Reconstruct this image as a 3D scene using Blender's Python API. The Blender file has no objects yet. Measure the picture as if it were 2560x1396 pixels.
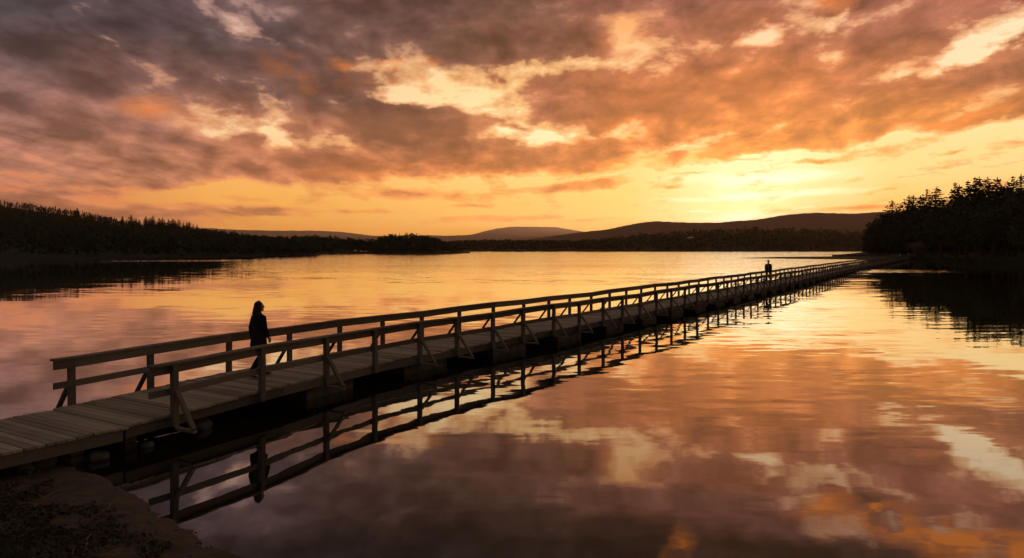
import bpy, bmesh, math, random
from mathutils import Vector, Matrix, noise as mnoise

random.seed(7)
S = bpy.context.scene
COL = S.collection
F = 1800.0            # focal length in photo pixels (2560 wide)
CX, HY = 1280.0, 622.0
H = 3.3               # camera height above the lake
DECK = 0.5
R = math.radians

# ------------------------------------------------------------------ helpers
def lin(c):
    def f(v):
        v /= 255.0
        return v / 12.92 if v <= 0.04045 else ((v + 0.055) / 1.055) ** 2.4
    return (f(c[0]), f(c[1]), f(c[2]), 1.0)

def at(px, Y, z=0.0):
    return Vector(((px - CX) * Y / F, Y, z))

def height_at(py, Y):
    return H + (HY - py) * Y / F

def lerp_list(pts, x):
    if x <= pts[0][0]:
        return pts[0][1:]
    for a, b in zip(pts, pts[1:]):
        if x <= b[0]:
            t = (x - a[0]) / (b[0] - a[0])
            return tuple(p + (q - p) * t for p, q in zip(a[1:], b[1:]))
    return pts[-1][1:]

def tag(o, label=None, cat=None, group=None, kind=None):
    if label: o['label'] = label
    if cat: o['category'] = cat
    if group: o['group'] = group
    if kind: o['kind'] = kind
    return o

def link(name, data, mat=None, parent=None):
    o = bpy.data.objects.new(name, data)
    COL.objects.link(o)
    if mat is not None and data is not None and not data.materials:
        data.materials.append(mat)
    if parent is not None:
        o.parent = parent
    return o

def obj(name, bm, mat, parent=None, smooth=False):
    me = bpy.data.meshes.new(name)
    bm.to_mesh(me)
    bm.free()
    if smooth:
        for p in me.polygons:
            p.use_smooth = True
    return link(name, me, mat, parent)

def pyobj(name, verts, faces, mat, parent=None, smooth=False):
    me = bpy.data.meshes.new(name)
    me.from_pydata(verts, [], faces)
    me.update()
    if smooth:
        for p in me.polygons:
            p.use_smooth = True
    return link(name, me, mat, parent)

def empty(name, loc=(0, 0, 0), rz=0.0):
    o = bpy.data.objects.new(name, None)
    o.empty_display_size = 0.2
    o.location = loc
    o.rotation_euler = (0, 0, rz)
    COL.objects.link(o)
    return o

def beam(bm, a, b, w, h, up=Vector((0, 0, 1)), jit=0.0):
    """A squared timber from a to b: w wide (sideways), h high."""
    a = Vector(a); b = Vector(b)
    d = (b - a).normalized()
    s = d.cross(up)
    if s.length < 1e-4:
        s = d.cross(Vector((0.522, 0.853, 0)))
    s.normalize()
    u = s.cross(d).normalized()
    c = 0.006
    prof = [(-w/2+c, -h/2), (w/2-c, -h/2), (w/2, -h/2+c), (w/2, h/2-c), (w/2-c, h/2), (-w/2+c, h/2), (-w/2, h/2-c), (-w/2, -h/2+c)]
    ra = [bm.verts.new(a + s * x + u * y) for x, y in prof]
    rb = [bm.verts.new(b + s * x + u * y) for x, y in prof]
    n = len(prof)
    for i in range(n):
        bm.faces.new((ra[i], ra[(i+1) % n], rb[(i+1) % n], rb[i]))
    bm.faces.new(ra[::-1]); bm.faces.new(rb)

# ------------------------------------------------------------------ materials
def new_mat(name):
    m = bpy.data.materials.new(name)
    m.use_nodes = True
    nt = m.node_tree
    return m, nt, nt.nodes['Principled BSDF']

def N(nt, kind, **kw):
    n = nt.nodes.new(kind)
    for k, v in kw.items():
        setattr(n, k, v)
    return n

def setin(n, **kw):
    for k, v in kw.items():
        n.inputs[k.replace('_', ' ')].default_value = v

def ramp(nt, stops, interp='LINEAR'):
    r = N(nt, 'ShaderNodeValToRGB')
    cr = r.color_ramp
    cr.interpolation = interp
    while len(cr.elements) < len(stops):
        cr.elements.new(0.5)
    for e, (p, c) in zip(cr.elements, stops):
        e.position = p
        e.color = c
    return r

def mat_wood(name, c0, c1, c2, rough=0.75, stretch=(1, 1, 1), scale=9.0, island=True):
    m, nt, b = new_mat(name)
    L = nt.links
    tc = N(nt, 'ShaderNodeTexCoord')
    mp = N(nt, 'ShaderNodeMapping')
    mp.inputs['Scale'].default_value = stretch
    mp.inputs['Rotation'].default_value = (0, 0, math.atan2(0.522, 0.853))
    L.new(tc.outputs['Object'], mp.inputs['Vector'])
    n1 = N(nt, 'ShaderNodeTexNoise'); setin(n1, Scale=scale, Detail=6.0, Roughness=0.65)
    L.new(mp.outputs[0], n1.inputs['Vector'])
    n2 = N(nt, 'ShaderNodeTexNoise'); setin(n2, Scale=1.1, Detail=3.0)
    L.new(tc.outputs['Object'], n2.inputs['Vector'])
    g = N(nt, 'ShaderNodeNewGeometry')
    a = N(nt, 'ShaderNodeMath', operation='MULTIPLY_ADD')
    L.new(n2.outputs['Fac'], a.inputs[0]); a.inputs[1].default_value = 0.5
    L.new(n1.outputs['Fac'], a.inputs[2])
    a2 = N(nt, 'ShaderNodeMath', operation='MULTIPLY_ADD')
    L.new(g.outputs['Random Per Island'], a2.inputs[0]); a2.inputs[1].default_value = 0.7 if island else 0.0
    L.new(a.outputs[0], a2.inputs[2])
    mr = N(nt, 'ShaderNodeMapRange'); setin(mr, From_Min=0.5, From_Max=1.55)
    L.new(a2.outputs[0], mr.inputs['Value'])
    r = ramp(nt, [(0.0, (*c0, 1)), (0.5, (*c1, 1)), (1.0, (*c2, 1))])
    L.new(mr.outputs[0], r.inputs['Fac'])
    L.new(r.outputs['Color'], b.inputs['Base Color'])
    b.inputs['Roughness'].default_value = rough
    b.inputs['Specular IOR Level'].default_value = 0.35
    bp = N(nt, 'ShaderNodeBump'); setin(bp, Strength=0.5, Distance=0.006)
    L.new(n1.outputs['Fac'], bp.inputs['Height'])
    L.new(bp.outputs[0], b.inputs['Normal'])
    return m

def mat_plain(name, c0, c1, scale=3.0, rough=0.85, bump=0.0, spec=0.3):
    m, nt, b = new_mat(name)
    L = nt.links
    tc = N(nt, 'ShaderNodeTexCoord')
    n1 = N(nt, 'ShaderNodeTexNoise'); setin(n1, Scale=scale, Detail=6.0, Roughness=0.6)
    L.new(tc.outputs['Object'], n1.inputs['Vector'])
    r = ramp(nt, [(0.3, (*c0, 1)), (0.7, (*c1, 1))])
    L.new(n1.outputs['Fac'], r.inputs['Fac'])
    L.new(r.outputs['Color'], b.inputs['Base Color'])
    b.inputs['Roughness'].default_value = rough
    b.inputs['Specular IOR Level'].default_value = spec
    if bump:
        bp = N(nt, 'ShaderNodeBump'); setin(bp, Strength=0.7, Distance=bump)
        L.new(n1.outputs['Fac'], bp.inputs['Height'])
        L.new(bp.outputs[0], b.inputs['Normal'])
    return m

def mat_foliage(name, c0, c1):
    m, nt, b = new_mat(name)
    L = nt.links
    g = N(nt, 'ShaderNodeNewGeometry')
    oi = N(nt, 'ShaderNodeObjectInfo')
    tc = N(nt, 'ShaderNodeTexCoord')
    n1 = N(nt, 'ShaderNodeTexNoise'); setin(n1, Scale=0.35, Detail=3.0)
    L.new(tc.outputs['Object'], n1.inputs['Vector'])
    a = N(nt, 'ShaderNodeMath', operation='MULTIPLY_ADD')
    L.new(g.outputs['Random Per Island'], a.inputs[0]); a.inputs[1].default_value = 0.5
    L.new(n1.outputs['Fac'], a.inputs[2])
    a2 = N(nt, 'ShaderNodeMath', operation='MULTIPLY_ADD')
    L.new(oi.outputs['Random'], a2.inputs[0]); a2.inputs[1].default_value = 0.4
    L.new(a.outputs[0], a2.inputs[2])
    mr = N(nt, 'ShaderNodeMapRange'); setin(mr, From_Min=0.4, From_Max=1.3)
    L.new(a2.outputs[0], mr.inputs['Value'])
    r = ramp(nt, [(0.0, (*c0, 1)), (1.0, (*c1, 1))])
    L.new(mr.outputs[0], r.inputs['Fac'])
    L.new(r.outputs['Color'], b.inputs['Base Color'])
    b.inputs['Roughness'].default_value = 0.8
    b.inputs['Specular IOR Level'].default_value = 0.15
    return m

M = {}
M['plank'] = mat_wood('weathered_plank', (0.11, 0.090, 0.068), (0.28, 0.234, 0.178), (0.48, 0.405, 0.31), stretch=(1.2, 14, 14), scale=4)
M['timber'] = mat_wood('grey_timber', (0.07, 0.056, 0.040), (0.135, 0.110, 0.08), (0.23, 0.19, 0.145), stretch=(6, 6, 1.2), scale=5)
M['rail'] = mat_wood('rail_timber', (0.07, 0.056, 0.040), (0.14, 0.113, 0.083), (0.24, 0.196, 0.15), stretch=(16, 1.2, 16), scale=3)
M['beam'] = mat_wood('stained_beam', (0.04, 0.034, 0.027), (0.09, 0.074, 0.058), (0.17, 0.14, 0.11), stretch=(12, 1.0, 12), scale=3)
M['concrete'] = mat_plain('stained_concrete', (0.05, 0.045, 0.032), (0.16, 0.14, 0.105), 3.0, 0.9, 0.01)
M['rock'] = mat_plain('shore_rock', (0.05, 0.046, 0.042), (0.14, 0.13, 0.115), 7.0, 0.85, 0.02)
M['twig'] = mat_plain('dry_twig', (0.16, 0.11, 0.06), (0.34, 0.25, 0.14), 20.0, 0.8)
M['litter'] = mat_foliage('dead_leaves', (0.03, 0.024, 0.015), (0.12, 0.092, 0.058))
M['grass'] = mat_foliage('shore_grass', (0.03, 0.045, 0.015), (0.07, 0.08, 0.03))
M['pine'] = mat_foliage('pine_needles', (0.018, 0.032, 0.014), (0.05, 0.068, 0.028))
M['leaf'] = mat_foliage('broad_leaves', (0.03, 0.045, 0.018), (0.075, 0.09, 0.035))
M['bush'] = mat_foliage('pale_bush_leaves', (0.10, 0.10, 0.06), (0.22, 0.20, 0.13))
M['bark'] = mat_plain('bark', (0.03, 0.022, 0.016), (0.09, 0.07, 0.05), 4.0, 0.9, 0.02)
M['land'] = mat_plain('forest_floor', (0.02, 0.026, 0.012), (0.05, 0.055, 0.028), 0.06, 0.95)
M['hill'] = mat_plain('wooded_hill', (0.022, 0.02, 0.012), (0.05, 0.045, 0.026), 0.02, 0.95)
M['field'] = mat_plain('dry_field', (0.30, 0.26, 0.20), (0.42, 0.37, 0.29), 0.4, 0.95)
M['white'] = mat_plain('white_paint', (0.6, 0.58, 0.54), (0.78, 0.76, 0.72), 4.0, 0.6)
M['skin'] = mat_plain('skin', (0.42, 0.26, 0.18), (0.50, 0.32, 0.23), 9.0, 0.5)
M['coat'] = mat_plain('black_wool', (0.010, 0.010, 0.013), (0.02, 0.02, 0.024), 40.0, 0.9)
M['jacket'] = mat_plain('dark_jacket', (0.015, 0.014, 0.016), (0.03, 0.026, 0.026), 30.0, 0.7)
M['trousers'] = mat_plain('black_denim', (0.010, 0.010, 0.014), (0.02, 0.02, 0.026), 60.0, 0.85)
M['shoe'] = mat_plain('dark_leather', (0.015, 0.014, 0.013), (0.03, 0.028, 0.026), 20.0, 0.45)
M['sole'] = mat_plain('grey_sole', (0.25, 0.24, 0.23), (0.33, 0.32, 0.30), 20.0, 0.7)
M['hair'] = mat_plain('dark_hair', (0.012, 0.008, 0.006), (0.035, 0.022, 0.015), 50.0, 0.5)
M['zip'] = mat_plain('pale_zip', (0.35, 0.34, 0.32), (0.5, 0.48, 0.45), 20.0, 0.4)

# ------------------------------------------------------------------ camera
cam = bpy.data.cameras.new('Camera')
cam.sensor_width = 36.0
cam.lens = 36.0 * F / 2560.0
cam.shift_y = -(1396 / 2 - HY) / 2560.0
cam.clip_start = 0.1
cam.clip_end = 20000
co = bpy.data.objects.new('Camera', cam)
co.location = (0, 0, H)
co.rotation_euler = (R(90), 0, 0)
COL.objects.link(co)
S.camera = co

# ------------------------------------------------------------------ sky
SUN_AZ = math.atan((1886 - CX) / F)
SUN_EL = R(1.75)

def sky_pt(px, py):
    az = math.atan((px - CX) / F)
    el = math.atan((HY - py) / math.hypot(F, px - CX))
    return az, el

def build_world():
    w = bpy.data.worlds.new('World')
    S.world = w
    w.use_nodes = True
    nt = w.node_tree
    nt.nodes.clear()
    L = nt.links
    def math_(op, a, b=None, c=None, clamp=False):
        n = N(nt, 'ShaderNodeMath', operation=op)
        n.use_clamp = clamp
        for i, v in enumerate((a, b, c)):
            if v is None: continue
            if isinstance(v, (int, float)): n.inputs[i].default_value = v
            else: L.new(v, n.inputs[i])
        return n.outputs[0]
    def vmath(op, a, b=None, scale=None):
        n = N(nt, 'ShaderNodeVectorMath', operation=op)
        for i, v in enumerate((a, b)):
            if v is None: continue
            if isinstance(v, (tuple, list)): n.inputs[i].default_value = v
            else: L.new(v, n.inputs[i])
        if scale is not None:
            if isinstance(scale, (int, float)): n.inputs['Scale'].default_value = scale
            else: L.new(scale, n.inputs['Scale'])
        return n.outputs[0] if op not in ('LENGTH', 'DOT_PRODUCT', 'DISTANCE') else n.outputs['Value']
    def mrange(v, a, b, c=0.0, d=1.0, kind='LINEAR'):
        n = N(nt, 'ShaderNodeMapRange', interpolation_type=kind)
        setin(n, From_Min=a, From_Max=b, To_Min=c, To_Max=d)
        L.new(v, n.inputs['Value'])
        return n.outputs[0]
    def mixc(f, a, b, mode='MIX'):
        n = N(nt, 'ShaderNodeMix', data_type='RGBA', blend_type=mode)
        n.clamp_factor = True
        if isinstance(f, (int, float)): n.inputs['Factor'].default_value = f
        else: L.new(f, n.inputs['Factor'])
        for k, v in (('A', a), ('B', b)):
            s = [i for i in n.inputs if i.name == k and i.type == 'RGBA'][0]
            if isinstance(v, tuple): s.default_value = v
            else: L.new(v, s)
        return [o for o in n.outputs if o.type == 'RGBA'][0]
    def tex_noise(vec, scale, detail=5.0, rough=0.55, out='Fac', dist=0.0):
        n = N(nt, 'ShaderNodeTexNoise'); setin(n, Scale=scale, Detail=detail, Roughness=rough, Distortion=dist)
        L.new(vec, n.inputs['Vector'])
        return n.outputs[out]
    tc = N(nt, 'ShaderNodeTexCoord')
    d = vmath('NORMALIZE', tc.outputs['Generated'])
    sx = N(nt, 'ShaderNodeSeparateXYZ'); L.new(d, sx.inputs[0])
    X, Y, Z = sx.outputs
    az0 = math_('ARCTAN2', X, Y)
    el0 = math_('ARCSINE', math_('MAXIMUM', Z, -0.02))
    # the cloud layer seen in perspective: direction projected on a flat layer
    den = math_('ADD', math_('MAXIMUM', Z, 0.0), 0.10)
    cp = N(nt, 'ShaderNodeCombineXYZ')
    L.new(math_('DIVIDE', X, den), cp.inputs[0]); L.new(math_('DIVIDE', Y, den), cp.inputs[1])
    P = cp.outputs[0]
    # warp the layout by noise so that its edges break up like cloud
    # billows higher up are rounder: bearing and elevation mixed with the layer
    qv = N(nt, 'ShaderNodeCombineXYZ')
    L.new(math_('MULTIPLY', az0, 10.0), qv.inputs[0]); L.new(math_('MULTIPLY', el0, 19.0), qv.inputs[1])
    L.new(math_('MULTIPLY', math_('ADD', az0, el0), 2.0), qv.inputs[2])
    Q = qv.outputs[0]
    wn = tex_noise(Q, 0.8, 6.0, 0.66, 'Color')
    ws = N(nt, 'ShaderNodeSeparateXYZ'); L.new(vmath('SUBTRACT', wn, (0.5, 0.5, 0.5)), ws.inputs[0])
    az = math_('MULTIPLY_ADD', ws.outputs[0], 0.085, az0)
    elamp = mrange(el0, 0.02, 0.22, 0.010, 0.062)
    el = math_('MULTIPLY_ADD', ws.outputs[1], elamp, el0)
    cv = N(nt, 'ShaderNodeCombineXYZ'); L.new(az, cv.inputs[0]); L.new(el, cv.inputs[1])
    V = cv.outputs[0]

    def blobs(lst, start=0.0):
        acc = start
        for (px, py, rx, ry, rot, wt) in lst:
            a, e = sky_pt(px, py)
            c = math.cos(a)
            mp = N(nt, 'ShaderNodeMapping', vector_type='TEXTURE')
            mp.inputs['Location'].default_value = (a, e, 0)
            mp.inputs['Rotation'].default_value = (0, 0, R(rot))
            mp.inputs['Scale'].default_value = (rx * 1.5 / F * c * c, ry * 1.5 / F * c, 1)
            L.new(V, mp.inputs['Vector'])
            g = N(nt, 'ShaderNodeTexGradient', gradient_type='SPHERICAL')
            L.new(mp.outputs[0], g.inputs['Vector'])
            acc = math_('MULTIPLY_ADD', g.outputs['Fac'], wt, acc)
        return acc

    azf0 = mrange(az0, -0.66, 0.66)
    azf = mrange(az, -0.66, 0.66)
    def fac(px): return (math.atan((px - CX) / F) + 0.66) / 1.32

    def table(rows, azf, el):
        """rows: (py, [(px, rgb)...]) from the horizon up -> colour"""
        out = None; e_prev = None
        for py, stops in rows:
            r = ramp(nt, [(fac(px), lin(c)) for px, c in stops], 'EASE')
            L.new(azf, r.inputs['Fac'])
            e = math.atan((HY - py) / F)
            if out is None: out = r.outputs['Color']
            else: out = mixc(mrange(el, e_prev, e, kind='SMOOTHSTEP'), out, r.outputs['Color'])
            e_prev = e
        return out

    clear = table([
        (615, [(0, (222, 120, 62)), (500, (246, 150, 52)), (1280, (252, 168, 56)), (1880, (255, 216, 96)), (2250, (252, 178, 70)), (2560, (248, 166, 70))]),
        (530, [(0, (222, 132, 82)), (640, (252, 180, 82)), (1280, (254, 196, 98)), (1640, (254, 202, 100)), (1880, (255, 238, 148)), (2060, (254, 202, 102)), (2250, (254, 196, 98)), (2560, (252, 196, 102))]),
        (430, [(0, (222, 140, 98)), (640, (248, 182, 100)), (1280, (254, 206, 122)), (1640, (254, 212, 128)), (1880, (255, 234, 166)), (2120, (254, 216, 140)), (2250, (254, 214, 140)), (2560, (254, 216, 142))]),
        (330, [(0, (205, 140, 112)), (640, (252, 212, 160)), (1280, (255, 232, 176)), (1880, (255, 226, 156)), (2250, (254, 224, 162)), (2560, (253, 222, 156))]),
        (200, [(0, (184, 134, 118)), (640, (240, 192, 150)), (1280, (253, 216, 156)), (1880, (250, 208, 158)), (2250, (248, 214, 170)), (2560, (252, 222, 178))]),
        (40, [(0, (142, 116, 118)), (640, (205, 166, 156)), (1280, (206, 150, 122)), (1600, (240, 166, 100)), (1900, (246, 202, 160)), (2560, (250, 216, 178))]),
        (-160, [(0, (112, 92, 94)), (640, (130, 100, 98)), (1280, (140, 102, 90)), (1880, (180, 118, 76)), (2560, (180, 122, 84))]),
    ], azf, el)
    cloud = table([
        (545, [(0, (172, 106, 76)), (320, (190, 118, 76)), (640, (206, 132, 76)), (1280, (226, 142, 72)), (1880, (242, 166, 76)), (2250, (226, 130, 56)), (2560, (212, 122, 58))]),
        (440, [(0, (162, 108, 88)), (320, (174, 114, 86)), (640, (182, 114, 80)), (960, (190, 114, 66)), (1280, (196, 114, 58)), (1600, (228, 134, 52)), (1900, (244, 152, 50)), (2250, (228, 136, 52)), (2560, (200, 118, 54))]),
        (340, [(0, (148, 103, 92)), (320, (156, 106, 88)), (640, (162, 104, 76)), (960, (158, 102, 72)), (1280, (172, 108, 66)), (1600, (202, 116, 56)), (1900, (218, 128, 54)), (2250, (206, 124, 56)), (2560, (188, 114, 56))]),
        (240, [(0, (96, 75, 73)), (320, (110, 78, 71)), (640, (98, 70, 64)), (960, (106, 72, 60)), (1280, (156, 97, 68)), (1600, (178, 103, 60)), (1900, (190, 109, 58)), (2250, (172, 102, 62)), (2560, (156, 96, 66))]),
        (110, [(0, (66, 60, 63)), (320, (76, 63, 65)), (640, (80, 64, 64)), (960, (102, 72, 63)), (1280, (110, 73, 57)), (1600, (152, 93, 67)), (1900, (158, 94, 64)), (2250, (146, 88, 68)), (2560, (150, 92, 72))]),
        (0, [(0, (78, 71, 76)), (320, (74, 64, 68)), (640, (106, 82, 80)), (900, (100, 72, 66)), (1280, (98, 68, 57)), (1600, (136, 85, 68)), (1900, (130, 81, 66)), (2250, (116, 76, 67)), (2560, (130, 84, 70))]),
        (-110, [(0, (60, 51, 52)), (640, (62, 49, 46)), (1280, (60, 45, 39)), (1880, (76, 51, 39)), (2560, (80, 53, 40))]),
        (-500, [(0, (70, 66, 72)), (1280, (72, 68, 74)), (2560, (84, 72, 74))]),
    ], azf, el)

    # lower limit of the cloud deck by bearing, as an elevation
    line = [(-400, 560), (0, 545), (300, 505), (520, 472), (850, 464), (1200, 446), (1500, 430), (1700, 412), (1900, 408), (2120, 378), (2330, 352), (2560, 306), (2900, 280)]
    rl = ramp(nt, [(max(0, min(1, fac(px))), (sky_pt(px, py)[1],) * 3 + (1,)) for px, py in line])
    L.new(azf, rl.inputs['Fac'])
    over = math_('SUBTRACT', el, rl.outputs['Color'])
    base = mrange(over, -0.006, 0.020, 0.0, 0.86, 'SMOOTHSTEP')

    gaps = [(a, b, c * 1.0, d_, e_, f_ * 0.9) for a, b, c, d_, e_, f_ in [
        (1110, 232, 190, 26, 4, -.85), (1000, 246, 90, 20, 0, -.6), (1225, 268, 90, 28, 0, -.75), (1200, 225, 80, 20, 10, -.4), (1345, 334, 130, 28, 4, -1.0), (1300, 352, 80, 16, 0, -.4),
        (1420, 166, 80, 24, 4, -1.0), (1290, 178, 60, 14, 0, -.5), (1345, 190, 50, 12, 0, -.4), (1590, 318, 70, 16, 20, -.6), (1545, 345, 60, 10, 10, -.4), (1690, 366, 140, 11, 12, -.9), (1480, 352, 60, 18, 0, -.45),
        (1880, 388, 60, 7, 3, -.8), (2000, 390, 120, 9, -2, -.9), (2250, 354, 110, 14, 8, -.95), (1935, 308, 40, 10, 35, -.4), (2110, 312, 40, 6, 10, -.35),
        (852, 248, 34, 18, 0, -.9), (690, 325, 34, 44, 0, -.9), (560, 300, 66, 20, -14, -.9), (532, 328, 50, 12, -14, -.7), (610, 322, 60, 12, 0, -.45), (780, 356, 90, 20, 5, -.8), (855, 368, 50, 20, 0, -.7), (720, 350, 50, 18, -20, -.5),
        (1150, 352, 50, 7, 0, -.4), (600, 275, 60, 16, -20, -.35), (915, 262, 40, 10, 0, -.35),
        (2500, 104, 110, 34, 16, -1.05), (2420, 130, 70, 20, 22, -.6), (2470, 150, 120, 14, 20, -.6), (2345, 170, 70, 14, 28, -.6), (2255, 190, 40, 10, 25, -.45), (2560, 60, 70, 40, 30, -.45), (2190, 200, 80, 14, 20, -.25),
        (2096, 146, 32, 18, 5, -.95), (1912, 86, 42, 16, 10, -.85), (2065, 58, 50, 16, 20, -.55), (2110, 26, 56, 18, 40, -.6), (2040, 40, 50, 18, 40, -.4), (1560, 150, 50, 16, 10, -.65), (1600, 96, 40, 20, 0, -.5), (1640, 110, 40, 14, 0, -.5), (1850, 110, 60, 14, 10, -.3),
        (1545, 30, 36, 40, 70, -.5), (1560, 74, 40, 18, 30, -.5),
        (660, 90, 70, 14, -38, -.8), (600, 62, 70, 12, -35, -.5), (545, 40, 60, 16, -30, -.55), (500, 10, 50, 24, -60, -.5), (240, 60, 90, 10, -40, -.38), (300, 105, 36, 16, -60, -.42), (275, 86, 40, 12, -20, -.35),
        (60, 480, 110, 7, -6, -.5), (190, 466, 130, 8, 0, -.45), (20, 432, 50, 4, 0, -.7), (430, 478, 160, 8, 2, -.55), (430, 500, 90, 6, 0, -.4), (250, 452, 120, 6, 0, -.3),
        (1100, 105, 120, 20, 20, -.15), (960, 158, 80, 14, 6, -.4), (1130, 190, 120, 16, 0, -.35),
    ]]
    clouds = [
        (1280, -130, 1500, 110, 0, .55), (300, 110, 480, 120, -20, .22), (640, 60, 300, 80, -20, .12),
        (60, 565, 300, 50, 0, .9), (330, 545, 260, 16, -3, .5),
        (1010, 292, 130, 38, 0, .95), (860, 300, 120, 46, 0, .6), (1180, 320, 76, 26, 5, .9), (1290, 325, 36, 7, 0, .6), (1095, 268, 50, 14, 20, .45), (960, 330, 160, 30, 0, .5),
        (1120, 398, 380, 40, 2, .8), (800, 415, 260, 36, 0, .5), (330, 395, 420, 50, 0, .28), (600, 440, 420, 34, 0, .25), (1400, 410, 150, 30, -3, .7), (1360, 378, 80, 16, 0, .4), (480, 360, 160, 20, -10, .4),
        (1050, 489, 170, 13, -2, 1.05), (960, 492, 90, 12, 0, .4), (1420, 469, 150, 10, 4, 1.1), (1480, 455, 80, 7, 6, .7), (900, 528, 100, 5, 0, .9), (1190, 547, 80, 8, 2, 1.0), (1330, 545, 90, 5, 3, .95),
        (1500, 548, 80, 3, 2, .8), (1180, 517, 50, 4, 2, .7), (650, 520, 90, 7, 0, .9), (590, 532, 160, 10, 3, 1.0), (610, 497, 60, 8, 0, .8), (700, 536, 80, 5, 0, .8), (470, 524, 170, 16, 3, .85),
        (150, 540, 330, 40, -4, 1.0), (330, 522, 200, 20, 0, .6), (2150, 521, 100, 6, 3, 1.0), (1682, 470, 26, 4, 2, .9), (1735, 434, 36, 3, 4, .8), (2390, 381, 26, 5, 4, .8), (2232, 469, 26, 3, 3, .55), (2270, 434, 40, 4, 2, .4),
        (1760, 398, 200, 16, 5, .7), (2040, 404, 60, 6, 0, .9), (2150, 385, 90, 11, 10, .7), (2350, 335, 130, 20, 18, .55),
        (720, 170, 280, 54, -25, .7), (1120, 60, 300, 64, -5, .55), (860, 200, 90, 50, -50, .6), (100, 220, 260, 90, -8, .35), (480, 90, 170, 36, -35, .55), (120, 110, 200, 60, -30, .4), (620, 260, 60, 20, -30, .4), (760, 240, 60, 30, -40, .4),
        (2300, 60, 220, 36, 12, .55), (1760, 50, 170, 36, 8, .5), (1760, 230, 330, 60, 5, .5), (2330, 232, 300, 30, 14, .55), (2030, 190, 240, 34, 14, .4), (1420, 240, 110, 34, 0, .7), (1380, 110, 150, 26, 0, .4), (1450, 285, 120, 18, -8, .4),
        (1700, 300, 200, 40, 8, .3), (2150, 300, 280, 34, 14, .4), (1660, 20, 90, 40, 0, .2), (150, 300, 260, 44, -4, .45), (2250, 130, 130, 18, 20, .3),
    ]
    Dm = blobs(clouds, blobs(gaps, base))
    # billow detail on the cloud layer
    f1 = tex_noise(Q, 1.0, 9.0, 0.58, dist=0.4)
    mpS = N(nt, 'ShaderNodeMapping'); mpS.inputs['Scale'].default_value = (4.2, 1.5, 1.0); mpS.inputs['Rotation'].default_value = (0, 0, R(-6))
    L.new(P, mpS.inputs['Vector'])
    fs = tex_noise(mpS.outputs[0], 1.0, 7.0, 0.55, dist=0.3)
    f1 = math_('ADD', math_('MULTIPLY', f1, 0.55), math_('MULTIPLY', fs, 0.5))
    f2 = tex_noise(P, 9.0, 6.0, 0.6)
    f3 = tex_noise(Q, 2.3, 6.0, 0.52, dist=0.25)
    namp = mrange(el0, 0.0, 0.10, 0.6, 2.1)
    Dn = math_('MULTIPLY_ADD', math_('SUBTRACT', f1, 0.53), math_('MULTIPLY', namp, 1.6), Dm)
    Dn = math_('MULTIPLY_ADD', math_('SUBTRACT', f2, 0.5), math_('MULTIPLY', namp, 0.35), Dn)
    Dn = math_('MULTIPLY_ADD', math_('SUBTRACT', f3, 0.47), math_('MULTIPLY', namp, 0.7), Dn)
    alpha = mrange(Dn, 0.05, 0.90, kind='SMOOTHSTEP')
    shade = mrange(Dn, 0.55, 1.7, 1.36, 0.74)
    shade = math_('MULTIPLY', shade, mrange(f1, 0.40, 0.67, 1.34, 0.68))
    shade = math_('MULTIPLY', shade, mrange(f3, 0.3, 0.7, 1.20, 0.84))
    cloud2 = vmath('SCALE', cloud, scale=shade)
    # sun-lit undersides
    hot = blobs([(965, 156, 110, 16, 4, 1.0), (1080, 190, 130, 26, 0, .45), (1010, 205, 120, 20, 0, .35), (350, 262, 70, 26, 0, .6), (480, 300, 120, 24, 0, .35), (2390, 305, 150, 12, 14, .8), (2300, 330, 140, 20, 14, .45), (1640, 395, 120, 12, 6, .5),
                 (1930, 400, 200, 18, 3, .5), (2150, 345, 160, 10, 8, .3), (860, 440, 160, 10, 0, .35), (1560, 90, 60, 40, 0, .4), (720, 180, 80, 40, -30, .25), (1800, 250, 300, 60, 0, .25),
                 (2050, -25, 80, 34, -20, 1.1), (2170, -62, 110, 30, -25, 1.2), (2330, -95, 150, 38, -15, 1.25), (2480, -130, 150, 42, -20, 1.2), (2200, -30, 40, 14, 0, .6), (1690, -140, 36, 40, 0, .9), (2600, -180, 150, 40, -20, .8)])
    hot = math_('MULTIPLY', hot, mrange(math_('ADD', math_('MULTIPLY', f2, 0.5), math_('MULTIPLY', f3, 0.5)), 0.40, 0.60, 0.12, 1.15, 'SMOOTHSTEP'))
    cloud3 = mixc(math_('MULTIPLY', hot, 1.0, clamp=True), cloud2, lin((244, 138, 60)))
    # brighter cirrus about the hidden sun
    glow = blobs([(1880, 446, 190, 13, 0, .6), (1960, 440, 150, 10, 3, .4), (1990, 486, 150, 9, 2, .75), (1860, 492, 70, 9, -8, .7), (1830, 466, 40, 7, 0, .6), (1760, 497, 120, 5, 0, .5), (1750, 529, 40, 3, 0, .5), (1870, 542, 70, 14, 0, .9), (1800, 548, 60, 6, 0, .4), (2020, 520, 30, 3, 0, .3)])
    sd = (math.sin(SUN_AZ) * math.cos(SUN_EL), math.cos(SUN_AZ) * math.cos(SUN_EL), math.sin(SUN_EL + R(0.5)))
    dt = vmath('DOT_PRODUCT', d, sd)
    halo = mrange(dt, 0.985, 1.0, 0.0, 1.0, 'SMOOTHSTEP')
    clear2 = mixc(math_('MULTIPLY', math_('ADD', glow, math_('MULTIPLY', halo, 0.25)), 1.0, clamp=True), clear, (1.25, 1.08, 0.72, 1))
    # thin cloud rims glow: light passes through where the cloud is neither absent nor thick
    rim = math_('MULTIPLY', math_('MULTIPLY', alpha, math_('SUBTRACT', 1.0, alpha)), 4.0)
    sky = mixc(alpha, clear2, cloud3)
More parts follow.
